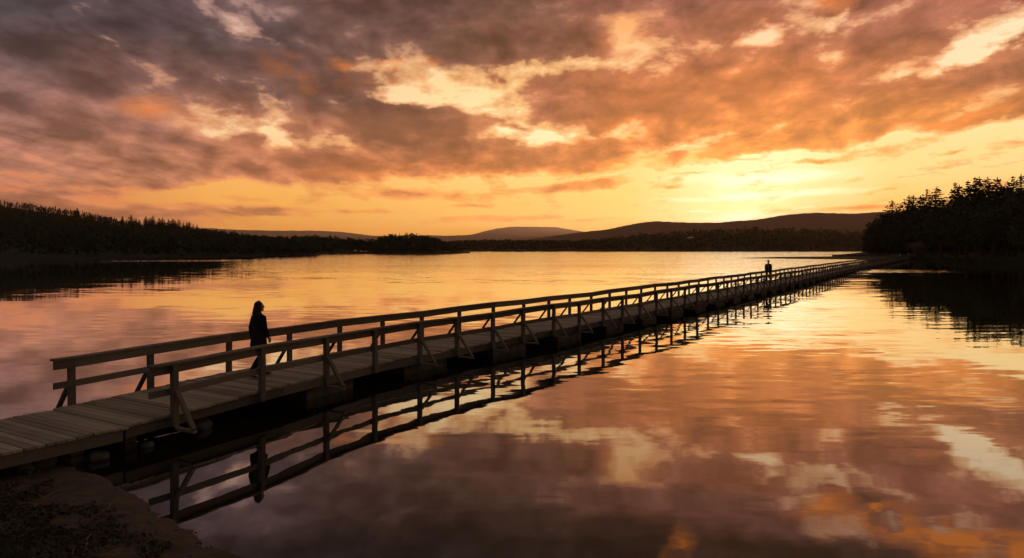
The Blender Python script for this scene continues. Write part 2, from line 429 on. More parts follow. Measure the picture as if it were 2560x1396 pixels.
    rimc = table([(520, [(0, (226, 130, 78)), (1280, (252, 166, 70)), (1880, (255, 196, 84)), (2560, (248, 160, 66))]),
                  (250, [(0, (176, 120, 96)), (640, (220, 146, 98)), (1280, (246, 172, 92)), (1880, (244, 168, 92)), (2560, (236, 164, 92))]),
                  (0, [(0, (112, 96, 99)), (640, (150, 116, 108)), (1280, (196, 126, 84)), (1880, (220, 150, 100)), (2560, (220, 158, 112))])], azf, el)
    sky = mixc(math_('MULTIPLY', rim, 0.45), sky, rimc)
    sky = vmath('SCALE', sky, scale=1.13)
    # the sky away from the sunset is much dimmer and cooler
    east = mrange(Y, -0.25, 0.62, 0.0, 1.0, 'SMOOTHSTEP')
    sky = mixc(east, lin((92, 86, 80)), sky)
    # physical sky adds the air's own glow
    ns = N(nt, 'ShaderNodeTexSky', sky_type='NISHITA')
    ns.sun_disc = False
    ns.sun_elevation = SUN_EL
    ns.sun_rotation = SUN_AZ
    ns.air_density = 1.5; ns.dust_density = 2.0
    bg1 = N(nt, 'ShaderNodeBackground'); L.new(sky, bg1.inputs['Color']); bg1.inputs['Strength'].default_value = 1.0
    bg2 = N(nt, 'ShaderNodeBackground'); L.new(vmath('SCALE', ns.outputs[0], scale=mrange(alpha, 0.0, 1.0, 0.16, 0.02)), bg2.inputs['Color']); bg2.inputs['Strength'].default_value = 0.05
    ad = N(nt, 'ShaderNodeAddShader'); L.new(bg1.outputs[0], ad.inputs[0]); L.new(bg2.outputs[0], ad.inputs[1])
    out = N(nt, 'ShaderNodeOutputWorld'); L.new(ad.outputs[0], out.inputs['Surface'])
    w.cycles.sampling_method = 'MANUAL'
    w.cycles.sample_map_resolution = 1024
build_world()

sl = bpy.data.lights.new('sun', 'SUN')
sl.energy = 2.0
sl.angle = R(0.5)
sl.color = (1.0, 0.62, 0.32)
so = bpy.data.objects.new('sun', sl)
sdir = Vector((math.sin(SUN_AZ) * math.cos(SUN_EL), math.cos(SUN_AZ) * math.cos(SUN_EL), math.sin(SUN_EL)))
so.rotation_euler = sdir.to_track_quat('Z', 'Y').to_euler()
so.location = (0, 0, 30)
COL.objects.link(so)

# ------------------------------------------------------------------ water and ground
def build_water():
    m, nt, b = new_mat('lake_water')
    L = nt.links
    g = N(nt, 'ShaderNodeNewGeometry')
    def mp(vec, sc, rot=0.0):
        q = N(nt, 'ShaderNodeMapping')
        q.inputs['Scale'].default_value = sc
        q.inputs['Rotation'].default_value = (0, 0, R(rot))
        L.new(vec, q.inputs['Vector'])
        return q.outputs[0]
    def ns(vec, scale, det=2.0, rough=0.5, out='Color'):
        n = N(nt, 'ShaderNodeTexNoise'); setin(n, Scale=scale, Detail=det, Roughness=rough)
        L.new(vec, n.inputs['Vector'])
        return n.outputs[out]
    def vm(op, a, bb=None, sc=None):
        n = N(nt, 'ShaderNodeVectorMath', operation=op)
        for i, v in enumerate((a, bb)):
            if v is None: continue
            if isinstance(v, tuple): n.inputs[i].default_value = v
            else: L.new(v, n.inputs[i])
        if sc is not None:
            if isinstance(sc, float): n.inputs['Scale'].default_value = sc
            else: L.new(sc, n.inputs['Scale'])
        return n.outputs[0]
    def ma(op, a, bb, c=None):
        n = N(nt, 'ShaderNodeMath', operation=op)
        for i, v in enumerate((a, bb, c)):
            if v is None: continue
            if isinstance(v, (int, float)): n.inputs[i].default_value = v
            else: L.new(v, n.inputs[i])
        return n.outputs[0]
    def mr(v, a, bb, c, d):
        n = N(nt, 'ShaderNodeMapRange', interpolation_type='SMOOTHSTEP'); setin(n, From_Min=a, From_Max=bb, To_Min=c, To_Max=d)
        L.new(v, n.inputs['Value'])
        return n.outputs[0]
    pos = g.outputs['Position']
    half = (0.5, 0.5, 0.5)
    # ripples as slopes, three wave lengths, crests roughly across the view
    big = vm('SUBTRACT', ns(mp(pos, (0.10, 0.30, 1), 8), 1.0, 2.0), half)
    mid = vm('SUBTRACT', ns(mp(pos, (0.42, 1.5, 1), -6), 1.0, 2.0), half)
    sml = vm('SUBTRACT', ns(mp(pos, (2.2, 7.0, 1), 4), 1.0, 2.0), half)
    # wind patches
    patch = ns(mp(pos, (0.012, 0.05, 1), 5), 1.0, 3.0, 0.6, 'Fac')
    pm = mr(patch, 0.40, 0.64, 0.22, 1.7)
    # ruffled strips along the far banks
    def strip(cx, cy, rx, ry, rot):
        q = N(nt, 'ShaderNodeMapping', vector_type='TEXTURE')
        q.inputs['Location'].default_value = (cx, cy, 0)
        q.inputs['Scale'].default_value = (rx, ry, 1)
        q.inputs['Rotation'].default_value = (0, 0, R(rot))
        L.new(pos, q.inputs['Vector'])
        gr = N(nt, 'ShaderNodeTexGradient', gradient_type='SPHERICAL')
        L.new(q.outputs[0], gr.inputs['Vector'])
        return gr.outputs['Fac']
    ruf = None
    for s in [(68, 104, 60, 11, -8), (-70, 205, 70, 22, 20), (60, 420, 500, 150, 0), (-60, 300, 80, 50, 20)]:
        v = strip(*s)
        ruf = v if ruf is None else ma('MAXIMUM', ruf, v)
    ruf = mr(ruf, 0.0, 0.5, 0.0, 1.0)
    sy = N(nt, 'ShaderNodeSeparateXYZ'); L.new(pos, sy.inputs[0])
    ruf = ma('MAXIMUM', ruf, mr(sy.outputs[1], 170, 300, 0.0, 1.0))
    lane = ma('MULTIPLY', mr(ma('MULTIPLY_ADD', sy.outputs[1], -0.612, sy.outputs[0]), -24.0, -15.0, 1.0, 0.0), mr(sy.outputs[1], 60.0, 140.0, 0.0, 0.9))
    lane = ma('MULTIPLY', lane, mr(ma('MULTIPLY_ADD', sy.outputs[1], 0.40, sy.outputs[0]), -6.0, 14.0, 0.0, 1.0))
    ruf = ma('MAXIMUM', ruf, lane)
    lee = mr(ma('MULTIPLY_ADD', sy.outputs[1], 0.36, sy.outputs[0]), -16.0, 4.0, 0.3, 1.0)
    pm = ma('MULTIPLY', ma('MULTIPLY', pm, lee), mr(ma('MULTIPLY_ADD', sy.outputs[1], -0.50, sy.outputs[0]), -2.0, 8.0, 1.0, 0.2))
    v = vm('SCALE', big, None, 0.014)
    v2 = vm('SCALE', mid, None, ma('MULTIPLY', pm, 0.062))
    v3 = vm('SCALE', sml, None, ma('MULTIPLY_ADD', ruf, 0.24, ma('MULTIPLY', pm, 0.02)))
    s = vm('ADD', vm('ADD', v, v2), v3)
    # the wave faces one sees from the near shore lean towards it
    cb = N(nt, 'ShaderNodeCombineXYZ'); L.new(ma('MULTIPLY', ruf, -0.024), cb.inputs[1])
    s = vm('ADD', vm('MULTIPLY', s, (0.7, 1.0, 0.0)), cb.outputs[0])
    nrm = vm('NORMALIZE', vm('ADD', s, (0, 0, 1)))
    L.new(nrm, b.inputs['Normal'])
    b.inputs['Base Color'].default_value = (0.010, 0.009, 0.007, 1)
    b.inputs['Roughness'].default_value = 0.02
    b.inputs['IOR'].default_value = 1.5
    # added coat layer that makes the water mirror the sky more brightly
    b.inputs['Coat Weight'].default_value = 1.0
    b.inputs['Coat Roughness'].default_value = 0.02
    b.inputs['Coat IOR'].default_value = 1.55
    L.new(nrm, b.inputs['Coat Normal'])
    E_ = 9200
    o = pyobj('lake_water', [(-E_, -E_, 0), (E_, -E_, 0), (E_, E_, 0), (-E_, E_, 0)], [(0, 1, 2, 3)], m)
    tag(o, kind='structure')
build_water()

SHORE = [(6.0, -2.0), (3.2, 2.0), (1.0, 4.3), (-1.3, 6.2), (-2.9, 7.66), (-4.0, 8.65), (-5.2, 9.75), (-6.1, 10.5), (-6.9, 11.0), (-8.5, 11.7), (-11, 12.3), (-16, 14.5), (-30, 24), (-70, 50), (-140, 80)]
def shore_dist(x, y):
    """signed distance to the near shoreline, positive on land"""
    best = 1e9; sgn = 1
    p = Vector((x, y))
    for a, b in zip(SHORE, SHORE[1:]):
        a = Vector(a); b = Vector(b)
        ab = b - a
        t = max(0, min(1, (p - a).dot(ab) / ab.dot(ab)))
        q = a + ab * t
        dd = (p - q).length
        if dd < best:
            best = dd
            sgn = 1 if ab.x * (y - a.y) - ab.y * (x - a.x) > 0 else -1
    return best * sgn
def beach_h(x, y):
    d = shore_dist(x, y)
    h = 0.055 * d if d > 0 else 0.22 * d
    if d > 5: h = 0.275 + (d - 5) * 0.12
    h = max(-1.4, min(h, 2.2))
    k = min(1.0, max(0.0, (d - 0.15) / 0.9))
    n = mnoise.noise(Vector((x * 0.9, y * 0.9, 0.3))) * 0.05 + mnoise.noise(Vector((x * 2.6, y * 2.6, 2.1))) * 0.035 + mnoise.noise(Vector((x * 7, y * 7, 4.4))) * 0.022 + mnoise.noise(Vector((x * 15, y * 15, 1.4))) * 0.010
    n0 = mnoise.noise(Vector((x * 1.3, y * 1.3, 9.3))) * 0.024 + mnoise.noise(Vector((x * 4.1, y * 4.1, 9.3))) * 0.009 + mnoise.noise(Vector((x * 10, y * 10, 2.3))) * 0.004
    return h + n * k + n0

def build_ground():
    E_ = 9150
    o = pyobj('lake_bed', [(-E_, -E_, -1.5), (E_, -E_, -1.5), (E_, E_, -1.5), (-E_, E_, -1.5)], [(0, 1, 2, 3)], M['land'])
    tag(o, kind='structure')
    def axis(a, b, step, outer):
        v = []; x = a
        while x < b: v.append(x); x += step
        v.append(b)
        return outer[0] + v + outer[1]
    xs = axis(-10.5, 1.0, 0.055, ([-140, -90, -60, -40, -28, -20, -16, -14, -12.5, -11.5, -10.9], [1.5, 2.2, 3.5, 5, 8]))
    ys = axis(5.2, 13.0, 0.055, ([-60, -30, -15, -6, -2, 0, 1.5, 3, 4.2], [13.5, 14.5, 17, 22, 30, 55, 90]))
    verts = []; faces = []
    for y in ys:
        for x in xs:
            verts.append((x, y, beach_h(x, y)))
    nx = len(xs)
    for j in range(len(ys) - 1):
        for i in range(nx - 1):
            q = (j * nx + i, j * nx + i + 1, (j + 1) * nx + i + 1, (j + 1) * nx + i)
            if max(verts[k][2] for k in q) > -1.2:
                faces.append(q)
    m, nt, b = new_mat('beach_soil')
    L = nt.links
    tc = N(nt, 'ShaderNodeTexCoord')
    n1 = N(nt, 'ShaderNodeTexNoise'); setin(n1, Scale=5.0, Detail=9.0, Roughness=0.7)
    n2 = N(nt, 'ShaderNodeTexNoise'); setin(n2, Scale=1.2, Detail=4.0, Roughness=0.6)
    for n in (n1, n2): L.new(tc.outputs['Object'], n.inputs['Vector'])
    sp = N(nt, 'ShaderNodeSeparateXYZ'); L.new(tc.outputs['Object'], sp.inputs[0])
    hh = N(nt, 'ShaderNodeMath', operation='MULTIPLY_ADD'); L.new(n2.outputs['Fac'], hh.inputs[0]); hh.inputs[1].default_value = -0.09; L.new(sp.outputs[2], hh.inputs[2])
    mr = N(nt, 'ShaderNodeMapRange'); setin(mr, From_Min=-0.04, From_Max=0.004); L.new(hh.outputs[0], mr.inputs['Value'])
    r1 = ramp(nt, [(0.3, (0.085, 0.062, 0.044, 1)), (0.7, (0.145, 0.106, 0.076, 1))])
    r2 = ramp(nt, [(0.30, (0.03, 0.022, 0.015, 1)), (0.5, (0.085, 0.062, 0.04, 1)), (0.72, (0.15, 0.11, 0.07, 1))])
    L.new(n1.outputs['Fac'], r1.inputs['Fac']); L.new(n1.outputs['Fac'], r2.inputs['Fac'])
    mx = N(nt, 'ShaderNodeMix', data_type='RGBA')
    L.new(mr.outputs[0], mx.inputs['Factor'])
    L.new(r1.outputs[0], mx.inputs[6]); L.new(r2.outputs[0], mx.inputs[7])
    L.new(mx.outputs[2], b.inputs['Base Color'])
    b.inputs['Roughness'].default_value = 0.9
    b.inputs['Specular IOR Level'].default_value = 0.2
    bp = N(nt, 'ShaderNodeBump'); setin(bp, Strength=0.8, Distance=0.03)
    L.new(n1.outputs['Fac'], bp.inputs['Height']); L.new(bp.outputs[0], b.inputs['Normal'])
    o = pyobj('beach_ground', verts, faces, m, smooth=True)
    tag(o, kind='structure')
build_ground()

# ------------------------------------------------------------------ footbridge
DV = Vector((0.522, 0.853, 0)).normalized()       # along the bridge
NV = Vector((DV.y, -DV.x, 0))                       # to its right, towards the camera side
DELTA = [(5, .5), (9, .5), (12.5, .55), (14.5, .25), (17, -.35), (19.5, -.5), (22, -.3), (25, -.05), (30, .05), (40, .1), (60, 0), (110, -.4), (170, 0), (240, 0)]
def delta(y):
    # smooth through the table
    return sum(lerp_list(DELTA, y + k * 0.7)[0] for k in (-2, -1, 0, 1, 2)) / 5
HW = 1.1
def path(y, off=0.0, z=0.0):
    """y: depth of the point on the centre line; off: metres to the right"""
    c = Vector((-15.0 + 0.612 * y + delta(y), y, z))
    return c + NV * off
def solve(px, off, hi=400.0):
    lo = 6.0
    for _ in range(60):
        m_ = (lo + hi) / 2
        p = path(m_, off)
        if CX + F * p.x / p.y < px: lo = m_
        else: hi = m_
    return lo
Y_JOINT = solve(312, HW)
Y_END = 232.0
bridge = empty('footbridge', path(Y_JOINT, 0, 0))
tag(bridge, 'long straight grey wooden footbridge on concrete floats, running from the beach across the lake', 'footbridge')
bridge_inv = Matrix.Translation(-bridge.location)

def bpart(name, bm, mat, parent=None, smooth=False):
    bmesh.ops.transform(bm, matrix=bridge_inv, verts=bm.verts)
    o = obj(name, bm, mat, parent or bridge, smooth)
    return o

def wob(y):   # floats ride at slightly different heights
    return 0.018 * math.sin(y * 0.55) + 0.016 * math.sin(y * 1.31 + 1) if y > 12 else 0.0

# deck planks
def deck(y0, y1, name, dz=0.0, seed=1):
    rnd = random.Random(seed)
    bm = bmesh.new()
    y = y0
    while y < y1:
        w = rnd.uniform(.104, .140) if y < 60 else 0.29
        step = (w + (0.017 if y < 60 else 0.02)) * 0.853
        yc = y + step / 2
        c = path(yc, 0, DECK - 0.02 + dz + wob(yc) + rnd.uniform(-.004, .004))
        sk = Matrix.Rotation(rnd.uniform(-.004, .004), 3, 'Z')
        e = rnd.uniform(-.018, .018)
        n = sk @ NV
        beam(bm, c - n * (HW + .03 + e), c + n * (HW + .03 - e), w, 0.04)
        y += step
    return bpart(name, bm, M['plank'])
deck(6.0, Y_JOINT - 0.02, 'landing_deck', -0.03, 3)
deck(Y_JOINT, Y_END, 'deck', 0, 4)

# side beams, in lengths
def side_beam(y0, y1, off, dz, name):
    bm = bmesh.new()
    y = y0
    k = 0
    while y < y1:
        y2 = min(y + 3.2, y1)
        beam(bm, path(y + .004, off, DECK - .135 + dz + wob(y)), path(y2 - .004, off, DECK - .135 + dz + wob(y2)), 0.07, 0.185)
        y = y2
    return bpart(name, bm, M['beam'])
for off in (-HW + .02, HW - .02):
    side_beam(6.0, Y_JOINT - .03, off, -.03, 'landing_beam')
    side_beam(Y_JOINT, Y_END, off, 0, 'side_beam')

# posts
right_px = [437, 655, 816, 938, 1050, 1143, 1232, 1308, 1384, 1448, 1508, 1556, 1600]
left_px = [180, 377, 572, 724, 849, 957, 1055, 1148, 1233, 1309, 1372, 1424, 1478]
RH = 0.88
def railing(side, pxs, start_px, no_brace):
    off = side * (HW + .085)
    ys = [solve(p, off) for p in pxs]
    while ys[-1] < Y_END - 3: ys.append(ys[-1] + 1.72)
    ystart = solve(start_px, off)
    rh = RH if side > 0 else 0.86
    # the cap with the board beneath, in lengths of two bays
    bm = bmesh.new(); bl = bmesh.new()
    cuts = [ystart] + ys[2::2] + ([] if len(ys) % 2 else [ys[-1] + .3])
    if cuts[-1] < ys[-1]: cuts.append(ys[-1] + .3)
    offb = side * (HW + .012)
    rnd = random.Random(5 + side)
    for a, b in zip(cuts, cuts[1:]):
        za, zb = DECK + wob(a) + rnd.uniform(-.004, .004), DECK + wob(b)
        mids = [a] + [y for y in ys if a + .3 < y < b - .3] + [b]
        for u, v in zip(mids, mids[1:]):
            zu, zv = DECK + wob(u), DECK + wob(v)
            g = .003 if (u == a or v == b) else 0
            beam(bm, path(u + g, side * (HW + .045), zu + rh - .02), path(v - g, side * (HW + .045), zv + rh - .02), 0.17, 0.04)
            beam(bl, path(u + g, offb, zu + rh - .115), path(v - g, offb, zv + rh - .115), 0.042, 0.15)
    cap = bpart('handrail', bm, M['rail'])
    bpart('rail_board', bl, M['rail'], cap)
    bm = bmesh.new()
    for a, b in zip(cuts, cuts[1:]):
        mids = [a] + [y for y in ys if a + .3 < y < b - .3] + [b]
        for u, v in zip(mids, mids[1:]):
            beam(bm, path(u + .002, offb, DECK + wob(u) + .385), path(v - .002, offb, DECK + wob(v) + .385), 0.042, 0.115)
    bpart('lower_rail', bm, M['rail'], cap)
    rest_p = bmesh.new(); rest_b = bmesh.new(); nb = 0
    for i, y in enumerate(ys):
        p = path(y, off, 0); z0 = DECK + wob(y)
        near = i < 50
        bm = bmesh.new() if near else rest_p
        lean = DV * random.uniform(-.018, .018) + NV * random.uniform(-.010, .010)
        beam(bm, p + Vector((0, 0, z0 - .20)), p + lean + Vector((0, 0, z0 + rh - .042)), 0.105, 0.105, up=DV)
        if near: bpart('post', bm, M['timber'], cap)
        if i in no_brace: continue
        nearb = nb < 50; nb += 1
        bm = bmesh.new() if nearb else rest_b
        q = path(y, off + side * 0.52, 0)
        beam(bm, p + NV * side * .055 + Vector((0, 0, z0 + .40)), q + Vector((0, 0, z0 - .19)), 0.055, 0.085, up=DV)
        beam(bm, p + NV * side * .057 + Vector((0, 0, z0 - .225)), q + NV * side * .04 + Vector((0, 0, z0 - .225)), 0.075, 0.05)
        if nearb: bpart('brace', bm, M['timber'], cap)
    tag(bpart('post', rest_p, M['timber'], cap), kind='stuff')
    tag(bpart('brace', rest_b, M['timber'], cap), kind='stuff')
    return ys
ys_r = railing(1, right_px, 379, {1, 3})
ys_l = railing(-1, left_px, 128, {2})

# concrete floats
y = solve(772, HW)
k = 0
while y < Y_END - 6 and k < 98:
    ln = 1.5
    bm = bmesh.new()
    a = path(y, 0, 0.05); b = path(y + ln, 0, 0.05)
    beam(bm, a, b, 1.84 + random.uniform(-.04, .04), 0.46 + random.uniform(-.02, .02))
    bpart('float', bm, M['concrete'])
    # cross timbers between float and deck
    bm = bmesh.new()
    for t in (.25, ln - .25):
        c = path(y + t, 0, DECK - .225)
        beam(bm, c - NV * (HW - .06), c + NV * (HW - .06), 0.1, 0.1)
    bpart('bearer', bm, M['beam'])
    # each float is evenly spaced along the walkway
    y += 3.33
    k += 1
# timber crib where the landing meets the water
bm = bmesh.new()
for yy, zz in ((Y_JOINT - .5, .15), (Y_JOINT + .25, .15)):
    c = path(yy, 0, 0)
    for z in (-.25, -.02, .2):
        beam(bm, c - NV * .8 + Vector((0, 0, z)), c + NV * .8 + Vector((0, 0, z)), 0.2, 0.2)
bpart('abutment', bm, M['beam'])

# ------------------------------------------------------------------ trees
def tuft(verts, faces, c, d, size, rnd):
    """a ragged spray of needles or leaves: a folded kite"""
    d = d.normalized()
    s = d.cross(Vector((rnd.uniform(-1, 1), rnd.uniform(-1, 1), rnd.uniform(.2, 1)))).normalized()
    u = s.cross(d)
    w = size * rnd.uniform(.3, .55)
    i = len(verts)
    verts += [tuple(c - d * size * .5), tuple(c + s * w + u * size * .12), tuple(c + d * size * .6), tuple(c - s * w + u * size * .12 * rnd.uniform(-1, 1))]
    faces.append((i, i + 1, i + 2)); faces.append((i, i + 2, i + 3))

def ring_trunk(h, r0, lean, rnd, seg=7, n=6):
    bm = bmesh.new()
    prev = None
    for j in range(n + 1):
        t = j / n
        c = Vector((lean[0] * t + .1 * math.sin(t * 4), lean[1] * t, h * t - (.6 if j == 0 else 0)))
        r = r0 * (1 - t) ** .8 * (1.25 if j == 0 else 1) + .02
        cur = [bm.verts.new(c + Vector((r * math.cos(a), r * math.sin(a), 0))) for a in [2 * math.pi * i / seg for i in range(seg)]]
        if prev:
            for i in range(seg): bm.faces.new((prev[i], prev[(i + 1) % seg], cur[(i + 1) % seg], cur[i]))
        prev = cur
    return bm

def branch_bm(bm, a, b, r):
    d = (b - a).normalized(); s = d.cross(Vector((0.3, 0.2, 1))).normalized(); u = s.cross(d)
    ra = [bm.verts.new(a + (s * math.cos(q) + u * math.sin(q)) * r) for q in (0, 2.1, 4.2)]
    tip = bm.verts.new(b)
    for i in range(3): bm.faces.new((ra[i], ra[(i + 1) % 3], tip))

def make_conifer(seed, h=16.0, width=3.0, bare=0.15, ragged=0.3, dens=1.0):
    rnd = random.Random(seed)
    V_, Fc = [], []
    tb = ring_trunk(h * .99, h * .009 + .04, (rnd.uniform(-.3, .3), rnd.uniform(-.3, .3)), rnd)
    z = h * bare
    while z < h * .985:
        t = (z - h * bare) / (h * (1 - bare))
        rad = width * ((1 - t) ** .75) * (1 - .35 * math.exp(-t * 9)) + .2
        nb = max(5, int(7 * dens * (1 - t) + 5))
        a0 = rnd.uniform(0, 6.28)
        for k in range(nb):
            if rnd.random() < .10: continue
            a = a0 + 6.283 * k / nb + rnd.uniform(-.3, .3)
            L_ = rad * (1 + rnd.uniform(-ragged, ragged))
            droop = -.28 * L_ * rnd.uniform(.3, 1.2) * (1 - t) + .10 * L_ * t
            base = Vector((0, 0, z))
            tip = Vector((math.cos(a) * L_, math.sin(a) * L_, z + droop))
            branch_bm(tb, base, tip, .035 * (1 - t) + .012)
            m = max(3, int(L_ / .26 * dens))
            for j in range(m):
                f = (j + .6) / m
                c = base.lerp(tip, f) + Vector((rnd.uniform(-.12, .12), rnd.uniform(-.12, .12), -.06 * L_ * math.sin(f * 3.1) + rnd.uniform(-.1, .06)))
                if f > .8: c.z += .12 * rnd.random()
                side = rnd.choice((-1, 1)) * rnd.uniform(.2, 1.0)
                d = Vector((math.cos(a + side), math.sin(a + side), rnd.uniform(-.35, .25)))
                tuft(V_, Fc, c, d, rnd.uniform(.55, 1.05) * (.6 + .6 * (1 - t)), rnd)
        z += rnd.uniform(.3, .5) * (h / 16) / max(.6, dens)
    for j in range(10):
        tuft(V_, Fc, Vector((rnd.uniform(-.06, .06), rnd.uniform(-.06, .06), h - j * .11)), Vector((rnd.uniform(-.5, .5), rnd.uniform(-.5, .5), 1)), .34, rnd)
    tm = bpy.data.meshes.new('trunk'); tb.to_mesh(tm); tb.free(); tm.materials.append(M['bark'])
    cm = bpy.data.meshes.new('crown'); cm.from_pydata(V_, [], Fc); cm.materials.append(M['pine'])
    return tm, cm, h

def make_broad(seed, h=12.0, width=4.2, mat='leaf', n=1500, low=.25):
    rnd = random.Random(seed)
    V_, Fc = [], []
    tb = ring_trunk(h * .75, h * .02 + .06, (rnd.uniform(-.5, .5), rnd.uniform(-.5, .5)), rnd)
    lobes = []
    for i in range(15):
        a = rnd.uniform(0, 6.28); zf = rnd.uniform(low + .08, .92)
        rr = width * math.sqrt(max(0, 1 - ((zf - .55) / .55) ** 2)) * rnd.uniform(.35, .85)
        c = Vector((math.cos(a) * rr, math.sin(a) * rr, h * zf))
        lobes.append((c, width * rnd.uniform(.26, .46)))
        branch_bm(tb, Vector((0, 0, h * max(.15, zf - .3))), c, .07)
    lobes.append((Vector((0, 0, h * .86)), width * .36))
    for i in range(n):
        c, r = rnd.choice(lobes)
        while True:
            q = Vector((rnd.uniform(-1, 1), rnd.uniform(-1, 1), rnd.uniform(-1, 1)))
            if .35 < q.length < 1: break
        p = c + Vector((q.x * r, q.y * r, q.z * r * .8)) * (1 + .18 * rnd.random())
        tuft(V_, Fc, p, q + Vector((rnd.uniform(-.6, .6), rnd.uniform(-.6, .6), rnd.uniform(-.6, .3))), rnd.uniform(.35, .7) * (width / 4.2) ** .5, rnd)
    tm = bpy.data.meshes.new('trunk'); tb.to_mesh(tm); tb.free(); tm.materials.append(M['bark'])
    cm = bpy.data.meshes.new('crown'); cm.from_pydata(V_, [], Fc); cm.materials.append(M[mat])
    return tm, cm, h

CONS = [make_conifer(11, 17, 5.0, .12, .35), make_conifer(12, 17, 4.2, .10, .28), make_conifer(13, 17, 5.4, .16, .5, .9), make_conifer(14, 17, 4.6, .14, .42), make_conifer(15, 17, 5.8, .18, .55, .9)]
BROADS = [make_broad(21), make_broad(22, 12, 5.0), make_broad(23, 12, 3.6)]

def place_tree(kind, var, x, y, z, h, label, group, name, wide=1.0):
    tm, cm, h0 = (CONS if kind == 'con' else BROADS)[var]
    t = empty(name, (x, y, z), random.uniform(0, 6.28))
    s = h / h0
    t.scale = (s * wide, s * wide, s)
    link('trunk', tm, None, t); link('crown', cm, None, t)
    tag(t, label, 'tree', group)
    return t

# ------------------------------------------------------------------ land: strips of ground from shore to crest
def land(name, cols, mat, crest_t=0.55, rows=16, step=20, rough=0.0, kind='structure', bank=0.5, back=1.5):
    """cols: (px, Y shore, Y crest, height of the crest)"""
    p0, p1 = cols[0][0], cols[-1][0]
    n = int((p1 - p0) / step)
    verts, faces = [], []
    for i in range(n + 1):
        px = p0 + (p1 - p0) * i / n
        ys, yc, hc = lerp_list(cols, px)
        for j in range(rows + 1):
            t = j / rows
            if t <= crest_t:
                u = t / crest_t
                Y_ = ys + (yc - ys) * u
                hh = bank * min(1, u * 8) + (hc - bank) * (u ** 1.1) * (1 - .12 * math.sin(u * math.pi)) if u > 0 else -1.45
            else:
                u = (t - crest_t) / (1 - crest_t)
                Y_ = yc + (yc - ys) * back * u
                hh = hc * (1 - .75 * u * u)
                if u >= 1: hh = -1.45
            x_ = (px - CX) * Y_ / F
            if hh > 0 and rough:
                hh += rough * (mnoise.noise(Vector((x_ / 40, Y_ / 40, 1))) + .5 * mnoise.noise(Vector((x_ / 12, Y_ / 12, 3)))) * min(1, hh / 4)
            verts.append((x_, Y_, hh))
    m_ = rows + 1
    for i in range(n):
        for j in range(rows):
            a = i * m_ + j
            faces.append((a, a + m_, a + m_ + 1, a + 1))
    o = pyobj(name, verts, faces, mat, smooth=True)
    tag(o, kind=kind)
    def pos(px, u):
        ys, yc, hc = lerp_list(cols, px)
        Y_ = ys + (yc - ys) * u
        hh = bank * min(1, u * 8) + (hc - bank) * (u ** 1.1) * (1 - .12 * math.sin(u * math.pi)) if u > 0 else 0
        return Vector(((px - CX) * Y_ / F, Y_, max(hh, 0)))
    return pos

def add_low_tree(V_, Fc, p, h, w, rnd, conif, tufts):
    """one far tree of a wood: a ragged crown of small faces"""
    for k in range(tufts):
        t = rnd.random() ** .8
        if conif:
            rr = w * (1 - t) ** .9 * rnd.uniform(.25, 1.0) + .1
            zz = h * (.08 + .92 * t)
        else:
            rr = w * math.sqrt(max(.02, 1 - (2 * t - 1) ** 2)) * rnd.uniform(.5, 1.0)
            zz = h * (.12 + .86 * t)
        a = rnd.uniform(0, 6.283)
        c = p + Vector((math.cos(a) * rr, math.sin(a) * rr, zz))
        d = Vector((math.cos(a), math.sin(a), rnd.uniform(-.7, .5) if not conif else rnd.uniform(-.5, .1)))
        tuft(V_, Fc, c, d, w * rnd.uniform(.5, .9) * (1 - .55 * t if conif else 1), rnd)
    if conif:
        i = len(V_)
        s = w * .16
        top = p + Vector((0, 0, h * 1.04))
        for q in range(3):
            a = q * 2.09 + rnd.random()
            V_.append(tuple(p + Vector((math.cos(a) * s * 2, math.sin(a) * s * 2, h * .5))))
        V_.append(tuple(top))
        Fc += [(i, i + 1, i + 3), (i + 1, i + 2, i + 3), (i + 2, i, i + 3)]

def wood(name, pos, p0, p1, count, hr, seed, conif=.6, u0=.02, u1=1.05, tufts=26, mat='pine', wr=.2, taper=False):
    rnd = random.Random(seed)
    V_, Fc = [], []
    for i in range(count):
        px = rnd.uniform(p0, p1)
        u = u0 + (u1 - u0) * rnd.random()
        p = pos(px, u)
        h = rnd.uniform(*hr)
        if taper: h *= .3 + .7 * min(1, (px - p0) / 30, (p1 - px) / 70)
        c = rnd.random() < conif
        add_low_tree(V_, Fc, p, h, h * (wr if c else wr * 1.5) * rnd.uniform(.8, 1.25), rnd, c, tufts)
    o = pyobj(name, V_, Fc, M[mat])
    tag(o, kind='stuff')
    return o

# left wooded hill
crest_left = [(-700, 470), (-300, 480), (0, 500), (80, 508), (160, 521), (240, 535), (330, 553), (370, 561), (430, 566), (500, 570), (560, 577), (640, 588), (720, 600), (800, 612)]
cols = []
for px in range(-700, 801, 50):
    ysh = lerp_list([(-700, 130), (0, 196), (137, 212), (300, 232), (450, 246), (600, 262), (700, 300), (800, 350)], px)[0]
    yc = ysh + lerp_list([(-700, 700), (0, 680), (300, 540), (600, 330), (800, 160)], px)[0]
    py = lerp_list(crest_left, px)[0]
    cols.append((px, ysh, yc, max(1.0, height_at(py, yc) - 6.5)))
pos_left = land('wooded_hill', cols, M['land'], rough=1.2)
W = wood('hillside_wood', pos_left, -420, 790, 7500, (5.2, 7.4), 31, .94, u1=1.02, tufts=20, wr=.24)
tag(W, 'dark mixed wood covering the hillside along the left shore', 'wood')
def pos_left_front(px, u): return pos_left(px, u * .06)
